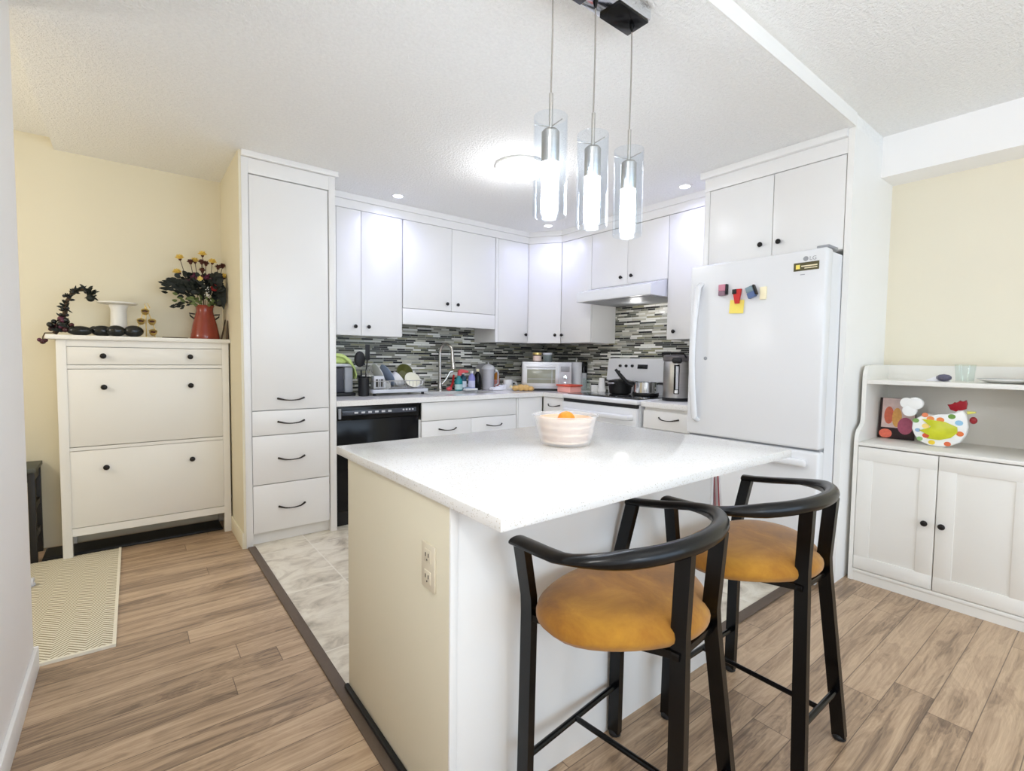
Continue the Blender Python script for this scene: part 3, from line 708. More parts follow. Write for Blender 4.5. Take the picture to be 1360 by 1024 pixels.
# ================================================================== BAR STOOLS
def make_stool():
    s = thing('bar_stool', 'nearer black metal bar stool with tan suede seat, at the island corner', 'bar stool', (0, 0, 0), 0, 'bar stools at the island', local=True)
    def outline(k, z, n=44):
        ring = []
        for i in range(n):
            a = 2 * PI * i / n; ca, sa = math.cos(a), math.sin(a)
            e = .86
            e = .8 if sa > 0 else 1.0
            x = .268 * math.copysign(abs(ca) ** e, ca); y = (.175 if sa > 0 else .205) * math.copysign(abs(sa) ** e, sa)
            x *= 1 - .30 * max(0, -sa) ** 1.5
            ring.append(Vector((x * k, .038 + y * k, z)))
        return ring
    prof = [(.05, .556), (.8, .556), (.95, .560), (.995, .572), (1.0, .582), (.985, .594), (.93, .606), (.82, .617), (.62, .625), (.35, .629), (.02, .630)]
    obj('seat', MB().rings([outline(k, z) for k, z in prof]), M['suede'], s)
    FR = [(-.250, .198, .752), (-.256, .155, .754), (-.270, .095, .759), (-.284, .035, .766)]
    arc = [(.286 * math.cos(a), .03 + .197 * math.sin(a), .768 + .024 * max(0, -math.sin(a))) for a in [PI + PI * i / 22 for i in range(1, 22)]]
    pts = FR + arc + [(-x, y, z) for x, y, z in reversed(FR)]
    n = len(pts); fl = []; rr = []
    for i in range(n):
        e = min(i, n - 1 - i); k = min(1, max(0, (e - 4) / 4))
        fl.append((.52 + .48 * k, 1.22 - .22 * k)); rr.append(.0215)
    obj('top_rail', MB().tube(pts, rr, n=14, flat=fl), M['blackmetal'], s)
    for sx in (-1, 1):
        leg = MB().bar([(sx * .208, .20, .012), (sx * .206, .194, .555), (sx * .209, .193, .60), (sx * .252, .180, .752)], .0115, .0185, up=(1, 0, 0))
        l = obj('leg', leg, M['blackmetal'], s)
        obj('foot_pad', MB().lathe([(.014, 0), (.019, .004), (.019, .012), (.013, .018)], (sx * .208, .20, 0), 14), M['blackm'], l)
        leg = MB().bar([(sx * .152, -.19, .012), (sx * .082, -.152, .555), (sx * .079, -.150, .60), (sx * .088 + .010, -.156, .784)], .0115, .0185, up=(1, 0, 0))
        l = obj('leg', leg, M['blackmetal'], s)
        obj('foot_pad', MB().lathe([(.014, 0), (.019, .004), (.019, .012), (.013, .018)], (sx * .152, -.19, 0), 14), M['blackm'], l)
    fm = MB().box(-.203, .203, .17, .19, .538, .556, .002).box(-.1, .1, -.158, -.138, .538, .556, .002)
    for sx in (-1, 1): fm.bar([(sx * .205, .18, .547), (sx * .085, -.148, .547)], .009, .009)
    obj('seat_frame', fm, M['blackmetal'], s)
    obj('stretcher', MB().tube([(-.212, .199, .165), (.212, .199, .165)], .009, n=10), M['blackmetal'], s)
    obj('stretcher', MB().tube([(-.13, -.181, .165), (.13, -.181, .165)], .009, n=10), M['blackmetal'], s)
    obj('stretcher', MB().tube([(0, .199, .165), (0, -.181, .165)], .008, n=10), M['blackmetal'], s)
    return s
stool = make_stool()
copy_tree(stool, (1.608, .722, 0), 0, 'farther black metal bar stool with tan suede seat, nearer the refrigerator')
stool.location = (1.016, .757, 0); stool.rotation_euler = (0, 0, .11)

# ================================================================== LIGHTS IN VIEW
cn = thing('light_canopy', 'chrome bar canopy on the ceiling that the three pendants hang from', 'light fixture', (1.2, 1.148, 2.37))
obj('housing', MB().box(.96, 1.452, 1.097, 1.2, 2.376, 2.4225, .006), M['chrome'], cn)
obj('black_plate', MB().box(1.295, 1.445, 1.103, 1.194, 2.368, 2.3765, .002).box(.97, 1.2, 1.103, 1.194, 2.368, 2.3765, .002), M['blackp'], cn)  # gloss black plates on the underside of the chrome housing
for x in (1.037, 1.225, 1.412):
    obj('cord_grip', MB().lathe([(.009, 2.368), (.007, 2.358), (.004, 2.345)], (x, 1.148, 0), 14), M['blackp'], cn)
def pendant(x, lb):
    y = 1.148
    p = thing('pendant_light', lb, 'pendant light', (x, y, 1.64), 0, 'pendant lights over the island')
    obj('cord', MB().tube([(x, y, 2.346), (x + .002, y, 2.2), (x - .001, y, 2.005)], .0026, n=8), M['cordm'], p)
    obj('rod', MB().tube([(x, y, 2.012), (x, y, 1.90)], .0062, n=12), M['steel'], p)
    so = obj('socket', MB().lathe([(.0065, 1.905), (.022, 1.902), (.0275, 1.895), (.0275, 1.806), (.026, 1.803)], (x, y, 0), 28), M['steel'], p)
    pr = MB()
    for a in (.5, .5 + 2 * PI / 3, .5 + 4 * PI / 3): pr.tube([(x, y, 1.912), (x + .0515 * math.cos(a), y + .0515 * math.sin(a), 1.917)], .0018, n=6)
    obj('support_pins', pr, M['steel'], so)
    obj('diffuser', MB().lathe([(.0005, 1.803), (.0265, 1.803), (.0265, 1.662), (.022, 1.656), (.0005, 1.656)], (x, y, 0), 28, caps=False), M['bulb'], p)
    obj('glass_shade', MB().lathe([(.0515, 1.94), (.0525, 1.941), (.0525, 1.646), (.0505, 1.641), (.0485, 1.646), (.0495, 1.94), (.0515, 1.94)], (x, y, 0), 40, caps=False), M['glass'], p)
pendant(1.037, 'clear glass cylinder pendant light, leftmost and nearest of the three')
pendant(1.226, 'clear glass cylinder pendant light, middle one of the three')
pendant(1.412, 'clear glass cylinder pendant light, rightmost of the three')
t = thing('ceiling_light', 'round white flush-mount ceiling light behind the left pendant', 'ceiling light', (1.985, 2.475, 2.35))
obj('base_ring', MB().lathe([(.160, 2.422), (.162, 2.418), (.160, 2.408), (.155, 2.406)], (1.985, 2.475, 0), 40), M['trimw'], t)
obj('dome_shade', MB().lathe([(.158, 2.407), (.15, 2.388), (.12, 2.365), (.07, 2.353), (.0005, 2.35)], (1.985, 2.475, 0), 40, caps=False), M['dome'], t)
for (x, y), lb in (((1.634, 3.52), 'small recessed ceiling spotlight above the left wall cabinets'), ((3.06, 3.40), 'small recessed ceiling spotlight in front of the corner wall cabinet'), ((3.1, 2.02), 'small recessed ceiling spotlight next to the fridge cabinet')):
    t = thing('recessed_light', lb, 'spotlight', (x, y, 2.415))
    obj('trim_ring', MB().lathe([(.05, 2.4228), (.05, 2.419), (.036, 2.417), (.036, 2.4228)], (x, y, 0), 28, caps=False), M['trimw'], t)
    obj('lens', MB().lathe([(.036, 2.42), (.0005, 2.4195)], (x, y, 0), 28, caps=False), M['led'], t)

# ================================================================== HUTCH
hu = thing('hutch', 'white low hutch with open shelf and two panelled doors against the cream wall', 'cabinet', (3.38, .58, 0))
XH = 3.13; Y1, Y0 = .943, .222
sp = [(XH, 0), (XH, .77), (3.135, .80), (3.155, .832), (3.19, .85), (3.212, .87), (3.216, .90), (3.216, 1.12), (3.224, 1.155), (3.245, 1.18), (3.285, 1.188), (3.62, 1.188), (3.62, 0)]
for y in (Y1 - .02, Y0): obj('side_panel', MB().prism(sp, 'y', y, y + .02), M['cabw'], hu)
obj('carcass', MB().box(XH + .03, 3.60, Y0 + .02, Y1 - .02, .07, .74), M['cabw'], hu)
obj('plinth', MB().box(XH + .006, XH + .03, Y0 + .02, Y1 - .02, 0, .045).box(XH + .002, XH + .02, Y0 + .02, Y1 - .02, .046, .066, .003), M['cabw'], hu)
obj('worktop', MB().box(XH + .001, 3.60, Y0 + .02, Y1 - .02, .749, .767, .002), M['cabw'], hu)
obj('shelf', MB().box(3.225, 3.60, Y0 + .02, Y1 - .02, 1.083, 1.106, .002), M['cabw'], hu)
obj('back_panel', MB().box(3.598, 3.62, Y0 + .02, Y1 - .02, .07, 1.188), M['cabw'], hu)
for a, bb, ky in ((.586, .921, .624), (.245, .582, .557)):
    d = obj('door', MB().box(XH + .006, XH + .024, a, bb, .07, .744, .001).box(XH, XH + .008, a, bb, .672, .744, .0015).box(XH, XH + .008, a, bb, .07, .142, .0015).box(XH, XH + .008, a, a + .068, .14, .674, .0015).box(XH, XH + .008, bb - .068, bb, .14, .674, .0015), M['cabw'], hu)
    obj('knob', knob_round(MB(), (XH, ky, .401), (-1, 0, 0), .0145), M['knob'], d)
# on the hutch
bk = thing('cookbook', 'dark cookbook with fruit drinks on its cover, propped in the open shelf', 'book', (3.44, .84, .767))
RB = rot_about((3.44, .86, .767), .10, 'Y') @ rot_about((3.44, .84, .767), .10, 'Z')
obj('cover', MB().box(3.43, 3.445, .752, .918, .768, 1.0, .001, M=RB), mat('maroon book cover', (40, 18, 20), .35, vary=.3, vscale=20), bk)
def disc_yz(mb, x, y, z, ry, rz, n=20, th=.0012, M=None):
    r0 = [Vector((x, y + ry * math.cos(2 * PI * k / n), z + rz * math.sin(2 * PI * k / n))) for k in range(n)]
    r1 = [p - Vector((th, 0, 0)) for p in r0]
    if M is not None: r0 = [M @ p for p in r0]; r1 = [M @ p for p in r1]
    mb.rings([r0, r1]); return mb
obj('cover_photo', MB().box(3.4285, 3.4305, .755, .905, .83, .998, M=RB), mat('pale cover photo', (206, 182, 176), .4, vary=.25, vscale=30), bk)
obj('title_block', MB().box(3.4275, 3.429, .758, .815, .955, .995, M=RB), M['stem'], bk)
obj('title_mark', MB().box(3.4268, 3.428, .80, .806, .962, .988, M=RB).box(3.4268, 3.428, .77, .792, .984, .988, M=RB).box(3.4268, 3.428, .80, .806, .962, .988, M=RB), M['cream2'], bk)
obj('glass_picture', disc_yz(MB(), 3.4284, .872, .90, .022, .05, M=RB), mat('picture orange glass', (196, 92, 60), .4, vary=.3, vscale=60), bk)
obj('glass_picture', disc_yz(MB(), 3.4280, .835, .89, .022, .055, M=RB), mat('picture amber glass', (206, 150, 70), .4, vary=.3, vscale=60), bk)
obj('glass_picture', disc_yz(MB(), 3.4276, .795, .845, .035, .048, M=RB), mat('picture pink glass', (168, 76, 104), .4, vary=.3, vscale=60), bk)
obj('flower_picture', disc_yz(MB(), 3.4272, .882, .795, .03, .026, M=RB), mat('picture coral bloom', (232, 110, 84), .4, vary=.3, vscale=80), bk)
ro = thing('rooster_figurine', 'white spotted ceramic rooster with red comb and yellow-green wing', 'figurine', (3.33, .65, .767))
xr = 3.33
def yz(pts): return [(a, b) for a, b in pts]
body = [(.735, .89), (.712, .915), (.69, .93), (.665, .935), (.63, .925), (.60, .925), (.575, .945), (.555, .965), (.535, .966), (.522, .945), (.517, .915), (.512, .88), (.518, .84), (.54, .80), (.575, .777), (.60, .7675), (.66, .7675), (.70, .785), (.725, .815), (.738, .85)]
obj('body', MB().prism(body, 'x', xr - .02, xr + .02, .012), M['white'], ro)
tf = MB()
for (y, z, r) in ((.765, .985, .03), (.728, .985, .034), (.752, .945, .032)):
    tf.prism([(y + r * math.cos(2 * PI * k / 20), z + r * math.sin(2 * PI * k / 20)) for k in range(20)], 'x', xr - .014 - r * .1, xr + .014, .005)
obj('tail', tf, M['white'], ro)
obj('comb', MB().prism([(.598, .99), (.585, .964), (.56, .955), (.525, .972), (.522, 1.0), (.527, 1.018), (.54, 1.006), (.55, 1.014), (.562, 1.0), (.572, 1.004), (.58, .99)], 'x', xr - .012, xr + .012, .003), mat('dark red glaze', (156, 28, 40), .25), ro)
obj('beak', MB().prism([(.522, .962), (.520, .945), (.488, .955), (.49, .962)], 'x', xr - .01, xr + .01, .002), mat('lemon glaze', (226, 222, 110), .3), ro)
obj('wattle', MB().ball((xr, .497, .917), (.01, .015, .018)), mat('dark red glaze wattle', (150, 30, 40), .25), ro)
obj('wing', MB().prism([(.695, .905), (.655, .905), (.60, .90), (.552, .878), (.55, .85), (.575, .82), (.62, .803), (.672, .805), (.655, .822), (.705, .845), (.66, .862), (.655, .872)], 'x', xr - .026, xr - .019, .002), mat('yellow green glaze', (198, 200, 44), .3, vary=.25, vscale=25), ro)
for (y, z, r, col) in ((.72, .895, .014, (120, 160, 90)), (.683, .928, .014, (222, 130, 90)), (.66, .91, .016, (236, 150, 90)), (.62, .908, .016, (236, 140, 80)), (.576, .93, .015, (110, 150, 70)), (.547, .90, .016, (150, 196, 226)), (.541, .845, .015, (224, 120, 70)), (.587, .787, .014, (220, 110, 70)), (.675, .82, .015, (216, 90, 60)), (.65, .787, .014, (232, 200, 60)), (.70, .80, .013, (150, 190, 120)), (.71, .845, .012, (150, 180, 210)), (.678, .87, .016, (246, 216, 130))):
    obj('spot', disc_yz(MB(), xr - .0195, y, z, r, r * .85, 16, .0012), mat('glaze spot', col, .3), ro)
def tumbler(x, y, z, r, h, lb):
    t = tag(obj('drinking_glass', MB().lathe([(.0005, z + .001), (r * .86, z + .001), (r, z + h), (r * .95, z + h), (r * .82, z + .008), (.0005, z + .008)], (x, y, 0), 28, caps=False), M['glass2']), lb, 'glass')
    return t
tumbler(3.40, .55, 1.106, .042, .09, 'clear drinking glass in the middle of the hutch top')
t = thing('trinket', 'dark grey faceted trinket on white paper left of the drinking glass', 'trinket', (3.36, .635, 1.106))
rk = MB(); rk.ball((3.36, .625, 1.127), (.02, .033, .019), 8, 5); obj('crystal', rk, mat('slate crystal', (92, 90, 108), .3, vary=.3, vscale=60), t, ang=5)
obj('paper', MB().prism([(.70, 1.107), (.60, 1.107), (.60, 1.109), (.655, 1.135), (.70, 1.112)], 'x', 3.37, 3.40), M['tissue'], t)
t = thing('platter', 'white oval platter standing on the right of the hutch top', 'platter', (3.40, .37, 1.106))
obj('dish', MB().lathe([(.0005, 1.108), (.09, 1.108), (.135, 1.122), (.138, 1.127), (.09, 1.114), (.0005, 1.113)], (3.42, .37, 0), 40, caps=False), M['white'], t)
obj('rim_band', MB().lathe([(.1365, 1.1275), (.138, 1.1285), (.1395, 1.1275), (.138, 1.126)], (3.42, .37, 0), 40, caps=False), M['lgray'], t)
t = thing('bottle', 'pale bottle with dark top at the far right of the hutch top', 'bottle', (3.30, .292, 1.106))
obj('glass_body', MB().lathe([(.032, 1.106), (.035, 1.11), (.035, 1.2), (.028, 1.225), (.014, 1.245), (.014, 1.262)], (3.30, .292, 0), 24), M['smoke'], t)
obj('cap', MB().lathe([(.0155, 1.26), (.02, 1.268), (.02, 1.275), (.006, 1.285)], (3.30, .292, 0), 20), M['stem'], t)

# ================================================================== ENTRY: rug, shoe, stool
t = thing('entry_rug', 'beige herringbone entry rug in front of the shoe cabinet', 'rug', (-.48, 3.16, 0))
obj('weave', MB().prism([(-.072, 3.79), (-.078, 2.54), (-.89, 2.566), (-.89, 3.79)], 'z', .001, .0115), M['rug'], t)
obj('binding', MB().prism([(-.062, 3.80), (-.068, 2.527), (-.080, 2.527), (-.074, 3.80)], 'z', .0, .0125).prism([(-.0685, 2.527), (-.9, 2.554), (-.9, 2.568), (-.0805, 2.541)], 'z', .0, .0122), mat('rug binding tape', (226, 220, 202), .9, vary=.1, vscale=60), t)
t = thing('slipper', 'pale blue-grey slipper with navy lining on the entry rug', 'slipper', (-.543, 3.42, .012))
def foot(k, z): return [Vector((-.553 + .15 * k * math.cos(a) , 3.42 + (.052 if math.cos(a) < 0 else .048) * k * math.sin(a), z)) for a in [2 * PI * i / 28 for i in range(28)]]
obj('sole', MB().rings([foot(1, .0125), foot(1.02, .02), foot(.98, .03)]), M['slip'], t)
up = MB()
R = [[Vector((-.533 + .125 * s, 3.42 + .05 * (1 - .35 * s * s) * math.cos(a), .028 + .05 * (1 - .55 * s) * math.sin(a))) for a in [PI * j / 12 for j in range(13)]] for s in (0, .25, .5, .75, 1.0)]
up.rings(R); obj('upper', up, M['slip'], t)
obj('lining', MB().rings([foot(.9, .0305), foot(.9, .033)]), M['denim'], t)
t = thing('wood_stool', 'black wooden step stool against the hall wall left of the shoe cabinet', 'stool', (-.62, 3.9, 0))
obj('top', MB().box(-.82, -.428, 3.79, 4.07, .525, .548, .003), M['darktop'], t)
for x in (-.80, -.465):
    for y in (3.808, 4.03): obj('leg', MB().box(x, x + .03, y, y + .03, 0, .525, .002), M['darkwood'], t)
obj('rail', MB().box(-.79, -.445, 3.812, 3.83, .47, .524).box(-.46, -.44, 3.815, 4.05, .47, .524).box(-.46, -.44, 3.815, 4.05, .3, .335).box(-.46, -.44, 3.815, 4.05, .13, .165), M['darkwood'], t)

# ================================================================== ON THE SHOE CABINET
ZT = 1.303
t = thing('pedestal_stand', 'cream ceramic pedestal stand on the shoe cabinet', 'pedestal', (-.05, 3.93, ZT))
obj('column', MB().lathe([(.055, ZT), (.055, ZT + .012), (.045, ZT + .03), (.041, ZT + .1), (.040, ZT + .17), (.05, ZT + .198)], (-.045, 3.93, 0), 32), M['cabw'], t)
obj('plate', MB().lathe([(.0005, ZT + .198), (.06, ZT + .198), (.098, ZT + .206), (.10, ZT + .214), (.09, ZT + .216), (.0005, ZT + .212)], (-.05, 3.93, 0), 36, caps=False), M['cabw'], t)
for (x, y, rx, rz, lb) in ((-.225, 3.86, .060, .029, 'flat black glazed stone, leftmost of the row on the shoe cabinet'), (-.125, 3.885, .056, .033, 'black glazed stone second from left on the shoe cabinet'), (-.058, 3.83, .047, .034, 'black glazed stone in front of the pedestal stand'), (.026, 3.84, .050, .036, 'greenish black glazed stone right of the pedestal stand')):
    tag(obj('glazed_stone', MB().ball((x, y, ZT + rz), (rx, .03, rz), 20, 12), M['stone']), lb, 'stone', 'dark stones on the shoe cabinet')
# berry garland arch
gl = thing('berry_garland', 'curved twig garland of dark leaves and berries on the left of the shoe cabinet', 'garland', (-.27, 3.9, ZT))
gp = [(-.34, 3.9, 1.31), (-.31, 3.9, 1.37), (-.29, 3.9, 1.44), (-.282, 3.9, 1.50), (-.262, 3.9, 1.545), (-.225, 3.9, 1.575), (-.19, 3.9, 1.582), (-.168, 3.9, 1.56), (-.165, 3.9, 1.535)]
obj('twig', MB().tube(gp, [.012, .012, .011, .01, .009, .008, .006, .005, .004], n=8), M['stem'], gl)
lf = MB(); be = MB(); rnd = random.Random(3)
def leafshape(mb, p, d, L, W, nrm):
    d = Vector(d).normalized(); nrm = Vector(nrm); s_ = d.cross(nrm).normalized(); q = s_.cross(d)
    p = Vector(p)
    up_ = [p, p + d * L * .35 + s_ * W, p + d * L * .75 + s_ * W * .7 + q * W * .2, p + d * L, p + d * L * .75 - s_ * W * .7 + q * W * .2, p + d * L * .35 - s_ * W]
    th = q * .0012
    mb.rings([[a - th for a in up_], [a + th for a in up_]])
for i in range(70):
    k = rnd.random() * (len(gp) - 1.01); j = int(k); p = Vector(gp[j]).lerp(Vector(gp[j + 1]), k - j)
    d = Vector((rnd.uniform(-1, 1), rnd.uniform(-1, .6), rnd.uniform(-.5, 1)))
    leafshape(lf, p, d, rnd.uniform(.025, .055), rnd.uniform(.004, .009), (rnd.uniform(-.4, .4), -1, rnd.uniform(-.4, .4)))
for i in range(24):
    a = rnd.uniform(0, 2 * PI); leafshape(lf, (-.28 + rnd.uniform(-.06, .1), 3.89 + rnd.uniform(-.03, .03), 1.325 + rnd.uniform(0, .03)), (math.cos(a), -.3, .3 * abs(math.sin(a))), .05, .008, (0, -1, .3))
o = obj('leaves', lf, M['leafd'], gl); o['kind'] = 'stuff'
def berry(p, r, m=None): obj('berry', MB().ball(p, r, 10, 7), m or M['berry'], gl)
for i in range(26):
    berry((rnd.uniform(-.36, -.26), rnd.uniform(3.85, 3.93), 1.315 + abs(rnd.gauss(.03, .03))), rnd.uniform(.011, .017), rnd.choice([M['berry'], M['bpurp'], M['stone']]))
for k in range(12):
    j = min(int(k * .55), 7); p = Vector(gp[j]).lerp(Vector(gp[j + 1]), .5); berry((p.x + rnd.uniform(-.02, .02), p.y - .02, p.z + rnd.uniform(-.02, .02)), .0095, M['stone'])
berry((-.175, 3.895, 1.53), .021, M['leafd'])
obj('trailing_twig', MB().tube([(-.34, 3.86, 1.315), (-.372, 3.82, 1.312), (-.378, 3.79, 1.29), (-.378, 3.78, 1.275)], .003, n=6), M['stem'], gl)
berry((-.378, 3.78, 1.262), .014); berry((-.392, 3.785, 1.272), .011, M['bpurp']); berry((-.366, 3.775, 1.27), .011)
# gold tea-light tree
t = thing('tealight_tree', 'gold wire tree holding tea lights beside the pedestal stand', 'candle holder', (.10, 3.9, ZT))
fw = MB().tube([(.09, 3.9, ZT + .004), (.09, 3.9, ZT + .2)], .003, n=8)
fw.lathe([(.05, ZT), (.05, ZT + .004), (.0005, ZT + .005)], (.09, 3.9, 0), 24)
for sx in (-1, 1):
    fw.tube([(.09, 3.9, ZT + .20), (.09 + sx * .02, 3.9, ZT + .14), (.09 + sx * .043, 3.9, ZT + .06), (.09 + sx * .045, 3.9, ZT + .004)], .0025, n=8)
fw.tube([(.09, 3.9, ZT + .2), (.083, 3.9, ZT + .212), (.1, 3.9, ZT + .218), (.112, 3.9, ZT + .19)], .0025, n=8)
obj('frame', fw, M['gold'], t)
for (dx, dz) in ((-.004, .15), (-.026, .088), (.03, .088), (-.032, .022), (.034, .022)):
    c0 = (.09 + dx, 3.885, ZT + dz)
    cu = obj('cup', MB().lathe([(.0005, 0), (.014, 0), (.02, .012), (.022, .026), (.0195, .026), (.015, .006), (.0005, .005)], M=Matrix.Translation(c0) @ Matrix.Rotation(rad(40), 4, 'X'), n=20, caps=False), M['gold'], t)
    obj('candle', MB().lathe([(.0135, .006), (.0135, .018), (.004, .019)], M=Matrix.Translation(c0) @ Matrix.Rotation(rad(40), 4, 'X'), n=16), M['berry'], cu)
tag(obj('twig', MB().tube([(.17, 3.85, ZT + .004), (.25, 3.86, ZT + .006), (.31, 3.875, ZT + .004)], .003, n=6), M['stem']), 'thin brown twig lying on the shoe cabinet left of the red vase', 'twig')
# vase + bouquet
VX, VY = .41, 3.91
v = thing('milk_can_vase', 'red enamel milk can vase at the right end of the shoe cabinet', 'vase', (VX, VY, ZT))
obj('body', MB().lathe([(.086, ZT), (.088, ZT + .006), (.084, ZT + .03), (.072, ZT + .1), (.056, ZT + .16), (.05, ZT + .19), (.052, ZT + .215), (.058, ZT + .228), (.052, ZT + .228), (.044, ZT + .2), (.046, ZT + .15)], (VX, VY, 0), 40), M['redvase'], v)
for sx in (-1, 1):
    obj('handle', MB().tube([(VX + sx * .058, VY, ZT + .135), (VX + sx * .082, VY, ZT + .155), (VX + sx * .088, VY, ZT + .172), (VX + sx * .056, VY, ZT + .168)], .005, n=8), M['blackm'], v)
bq = thing('bouquet', 'dried bouquet of yellow and brown flowers with dark leaves in the red vase', 'bouquet', (VX, VY, ZT + .15))
rnd = random.Random(11)
def vaseref(px, py): return (.405 + (px - 500) * .00056, 1.53 + (606 - py) * .000668)
def flower(px, py, dark, m=None):
    x, z = vaseref(px, py); y = 3.90 + rnd.uniform(-.04, .04)
    st_ = obj('flower', MB().tube([(VX + (x - VX) * .3, VY, ZT + .2), (VX + (x - VX) * .75, (VY + y) / 2, ZT + .2 + (z - ZT - .2) * .6), (x, y, z)], .002, n=6), M['stem'], bq)
    pt = MB(); ax = Vector(((x - VX) * 1.2, -.35, .9)).normalized()
    q = ax.to_track_quat('Z', 'Y').to_matrix()
    r = .020 if dark else .026
    for ring_, lift in ((9, .35), (7, .9), (5, 1.8)):
        for k in range(ring_):
            a = 2 * PI * k / ring_ + lift; d = q @ Vector((math.cos(a), math.sin(a), lift))
            leafshape(pt, Vector((x, y, z)) + d * .003, d, r, r * .34, q @ Vector((-math.cos(a) * lift, -math.sin(a) * lift, 1)))
    obj('petals', pt, m or (M['fbrown'] if dark else M['petal']), st_)
    obj('centre', MB().ball(Vector((x, y, z)) - ax * .003 + Vector((0, -.004, 0)), .0095, 10, 8), M['fbrown'], st_)
for px, py, dk in ((270, 165, 0), (375, 190, 1), (425, 170, 0), (495, 105, 0), (485, 180, 1), (530, 190, 1), (590, 175, 0), (655, 215, 1), (705, 195, 1), (245, 300, 0), (485, 270, 1), (712, 310, 0)): flower(px, py, dk)
x, z = vaseref(450, 352)
rs = MB()
for k in range(16):
    a = k * 2.4; e = .3 + .04 * k; d = Vector((math.cos(a) * math.sin(e), -.8 * math.cos(e), math.sin(a) * math.sin(e))); leafshape(rs, Vector((x, 3.83, z)) + d * .005, d, .019, .010, (0, -1, .2))
rs.ball((x, 3.835, z), .013, 12, 8)
obj('rose', rs, M['rose'], bq)
x, z = vaseref(600, 432)
rs = MB()
for k in range(22):
    a = k * 2.4; e = .3 + .05 * k; d = Vector((math.cos(a) * math.sin(e), -.8 * math.cos(e), math.sin(a) * math.sin(e))); leafshape(rs, Vector((x, 3.83, z)) + d * .005, d, .022, .010, (0, -1, .2))
rs.ball((x, 3.835, z), .014, 12, 8)
obj('red_bloom', rs, M['redfl'], bq)
def spray(m, n, cx, cz, sx, sz, L, W, dirx=0, name='leaves'):
    mb = MB()
    cl = lambda g_: max(-1.7, min(1.7, g_))
    for i in range(n):
        px, py = cx + sx * cl(rnd.gauss(0, 1)), cz + sz * cl(rnd.gauss(0, 1)); x, z = vaseref(px, py)
        d = Vector(((x - VX) * 1.5 + dirx + rnd.uniform(-.05, .05), rnd.uniform(-.1, .06), (z - 1.6) * .8 + rnd.uniform(-.05, .08)))
        leafshape(mb, (min(x, .47), 3.88 + rnd.uniform(-.07, .06), z), d, L * rnd.uniform(.7, 1.2), W, (rnd.uniform(-.5, .5), -1, rnd.uniform(-.3, .6)))
    o = obj(name, mb, m, bq); o['kind'] = 'stuff'; return o
spray(M['leafd'], 60, 290, 440, 80, 34, .055, .010, -.08)
spray(M['leafd'], 190, 470, 430, 120, 60, .036, .014)
spray(M['leafd'], 90, 650, 450, 48, 70, .046, .018)
spray(M['leafo'], 44, 440, 560, 120, 22, .032, .010)
spray(M['bpurp'], 34, 420, 350, 80, 25, .024, .010, name='dark_florets')
spray(M['leafd'], 18, 300, 610, 50, 18, .034, .007, -.03)
pts = []
obj('broad_leaf', (lambda mb: (leafshape(mb, (.49, 3.84, 1.72), (.10, -.1, -1), .22, .030, (-.3, -1, 0)), leafshape(mb, (.45, 3.84, 1.68), (.3, 0, .25), .08, .03, (0, -1, .3)), mb)[-1])(MB()), M['leafd'], bq)
bb = MB()
for i in range(22):
    x, z = vaseref(rnd.gauss(535, 18), rnd.uniform(430, 560)); bb.ball((x, 3.815, z), .0032, 6, 5)
o = obj('white_beads', bb, M['white'], bq); o['kind'] = 'stuff'
tag(obj('twig', MB().tube([(.50, 3.87, ZT + .003), (.518, 3.90, ZT + .07), (.533, 3.93, ZT + .14)], [.006, .005, .003], n=8).tube([(.527, 3.80, ZT + .003), (.530, 3.80, ZT + .13)], [.009, .003], n=8), M['stem']), 'brown twigs leaning on the partition wall right of the red vase', 'twig')

# ================================================================== ON THE COUNTER
ZC = .8945
cm = thing('coffee_maker', 'black and grey coffee maker at the left end of the counter', 'coffee maker', (1.28, 3.85, ZC))
obj('base', MB().box(1.17, 1.385, 3.735, 3.98, ZC, ZC + .025, .008), M['blackm'], cm)
obj('body', MB().box(1.17, 1.30, 3.76, 3.96, ZC + .025, ZC + .215, .012), mat('charcoal plastic', (62, 64, 72), .35), cm)
obj('water_tank', MB().box(1.302, 1.368, 3.75, 3.97, ZC + .025, ZC + .225, .012), M['grayp'], cm)
obj('lid', MB().box(1.17, 1.365, 3.75, 3.965, ZC + .226, ZC + .25, .01), M['lgray'], cm)
t = thing('hand_towel', 'lime green towel draped over the coffee maker', 'towel', (1.3, 3.85, ZC + .2))
tb = MB(); secs = []
path = [(1.15, ZC + .30), (1.22, ZC + .325), (1.29, ZC + .315), (1.345, ZC + .28), (1.385, ZC + .225), (1.40, ZC + .17), (1.39, ZC + .14)]
for i, (x, z) in enumerate(path):
    wv = .01 * math.sin(i * 1.7)
    ring = [Vector((x, 3.745 + wv + .2 * j / 10, z + .008 * math.sin(j * 1.3 + i) - (.045 if i < 5 else 0) * 0)) for j in range(11)]
    nx_, nz_ = (.5, .9) if i > 2 else (0, 1)
    th = .022 if i < 4 else .012
    secs.append(ring + [p - Vector((nx_ * th, 0, nz_ * th)) for p in reversed(ring)])
tb.rings(secs); obj('cloth', tb, M['towelg'], t)
tl = MB().box(1.18, 1.33, 3.77, 3.93, ZC + .25, ZC + .30, .02); obj('folded_end', tl, M['towelg'], t)
